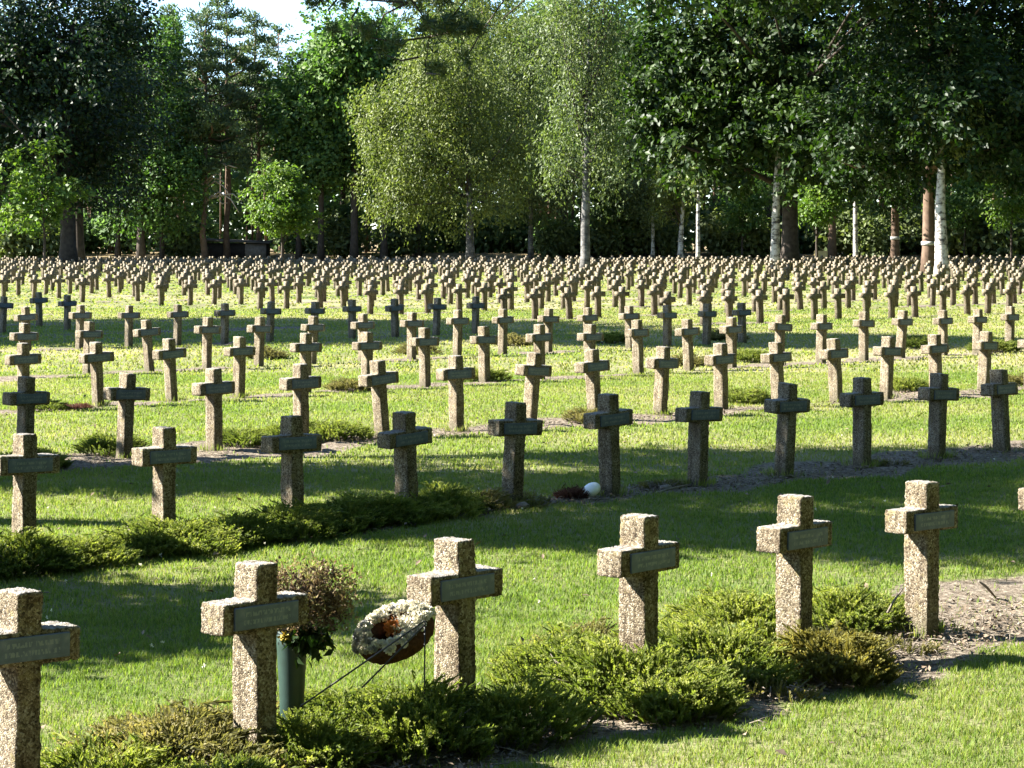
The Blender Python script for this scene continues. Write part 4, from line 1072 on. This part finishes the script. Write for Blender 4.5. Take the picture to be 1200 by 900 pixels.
for (a_, b_, rr, m_) in [(374, 4, 12, 120), (440, 2, 14, 120), (480, 4, 20, 220), (505, 40, 16, 300), (530, 36, 16, 320), (555, 42, 12, 200), (512, 10, 16, 200), (500, 66, 9, 60), (506, 88, 10, 110), (448, 68, 8, 60), (462, 58, 9, 70), (430, 50, 8, 60), (520, 92, 8, 60), (440, 42, 9, 60), (392, 44, 6, 40), (366, 16, 7, 50), (545, 78, 6, 40), (420, 40, 7, 40), (470, -10, 25, 200), (540, -14, 22, 160), (400, 10, 8, 50)]:
    k_ = rr / 128.0; dd = bd + rng.uniform(-.35, .35)
    nt_ = max(4, m_ // 13)
    cc = W3(a_, b_ - 10, dd) + rng.normal(0, k_ * .55, (nt_, 3)) * [1, 1, .6]
    for c in cc:
        ax = norm(rng.normal(0, .8, (22, 3)) + [.2, 0, .2])
        leaves(nb, np.repeat(c[None], 22, 0), ax, rvec(22, rng), rng.uniform(.06, .12, 22), .013, .1)
bm_.obj('hanging_bough', M['bark'], e, True); nb.obj('bough_needles', M['needle'], e)

def shade_tree(x, y, ells, h, label, seed, n=700, L=.22, per=24, rc=.35, r0=.22, gap=0):
    leafy_tree('oak_tree', (x, y), label, ells, h, r0, M['oak_leaf'], M['bark'], seed, n, per, rc, L, L * .7, 18, group='oaks left of the view', first=.3, fill=.35, gap=gap)
SHADE = [
 (-10.4, 24.2, [(0, 0, 4.6, 2.3, 1.5, 1.4)], 5, 'young oak left of the view beyond the second row'),
 (-10.6, 26.4, [(0, 0, 9.6, 2.4, 1.6, 1.3), (.4, .3, 11.4, 2.2, 1.6, 1.3)], 11, 'slender oak left of the view behind the second row'),
 (-9.2, 23.2, [(0, 0, 7.6, 2.6, 2.0, 2.0), (0, 1.0, 9.3, 2.0, 2.6, 1.4)], 9, 'broad oak left of the view beside the second row'),
 (-7.7, 19.9, [(0, 0, 6.0, 1.9, 1.1, 1.4), (0, -.2, 7.6, 1.5, 1.6, 1.2)], 7.5, 'small oak left of the view before the second row'),
 (-8.9, 15.3, [(0, 0, 3.2, 1.8, 1.6, 1.5)], 4.4, 'low bushy oak left of the view behind the nearest row'),
 (-32, 62, [(0, 0, 14, 6.5, 8.6, 5.0), (0, 2, 19, 5, 7.0, 4)], 21, 'tall oak left of the view beside the sixth row'),
 (-31, 58, [(0, 0, 26, 3.0, 2.5, 2.5)], 26, 'slim tall oak left of the view behind the broad one'),
 (-57, 181, [(0, 0, 24, 9, 10, 10)], 30, 'tall oak left of the view by the dark corner tree'),
]
for k, (x, y, el, h, lb) in enumerate(SHADE):
    big = y > 40
    shade_tree(x, y, el, h, lb, 500 + k, 1500 if big else 520, .55 if big else .2, 22, .8 if big else .3, .4 if big else .16)

# ------------------------------------------------------------------ camera, light, sky
cam = bpy.data.cameras.new('camera'); co = bpy.data.objects.new('camera', cam); COL.objects.link(co)
co.location = (0, 0, HC); co.rotation_euler = (R(90), 0, 0)
cam.sensor_fit = 'HORIZONTAL'; cam.sensor_width = 36; cam.lens = 36 * F / 1200
cam.shift_y = -(450 - HOR) / 1200; cam.clip_start = .1; cam.clip_end = 4000
sc.camera = co

SUN_EL = 34.0
sv = np.array([-1.0, .075]); sv /= np.linalg.norm(sv)           # horizontal direction towards the sun
sun = bpy.data.lights.new('sun', 'SUN'); sun.energy = 5.0; sun.angle = R(.53); sun.color = (1, .95, .87)
so = bpy.data.objects.new('sun', sun); COL.objects.link(so); so.location = (-30, 0, 40)
from mathutils import Vector
dirv = Vector((sv[0] * math.cos(R(SUN_EL)), sv[1] * math.cos(R(SUN_EL)), math.sin(R(SUN_EL))))
so.rotation_euler = dirv.to_track_quat('Z', 'Y').to_euler()
w_ = bpy.data.worlds.new('World'); sc.world = w_; w_.use_nodes = True
nt = w_.node_tree; nt.nodes.clear()
ou = nt.nodes.new('ShaderNodeOutputWorld'); bg = nt.nodes.new('ShaderNodeBackground'); sk = nt.nodes.new('ShaderNodeTexSky')
sk.sky_type = 'NISHITA'; sk.sun_disc = False; sk.sun_elevation = R(SUN_EL); sk.sun_rotation = math.atan2(sv[0], sv[1])
sk.dust_density = .1; sk.air_density = .75; sk.ozone_density = 3.0
nt.links.new(sk.outputs[0], bg.inputs[0]); bg.inputs[1].default_value = .066; nt.links.new(bg.outputs[0], ou.inputs[0])

vs = sc.view_settings; vs.view_transform = 'Standard'; vs.look = 'None'; vs.gamma = 1; vs.use_curve_mapping = False; vs.exposure = 2.78
c = sc.cycles
c.max_bounces = 7; c.diffuse_bounces = 2; c.glossy_bounces = 2; c.transmission_bounces = 4; c.transparent_max_bounces = 4
c.caustics_reflective = False; c.caustics_refractive = False; c.sample_clamp_indirect = 4
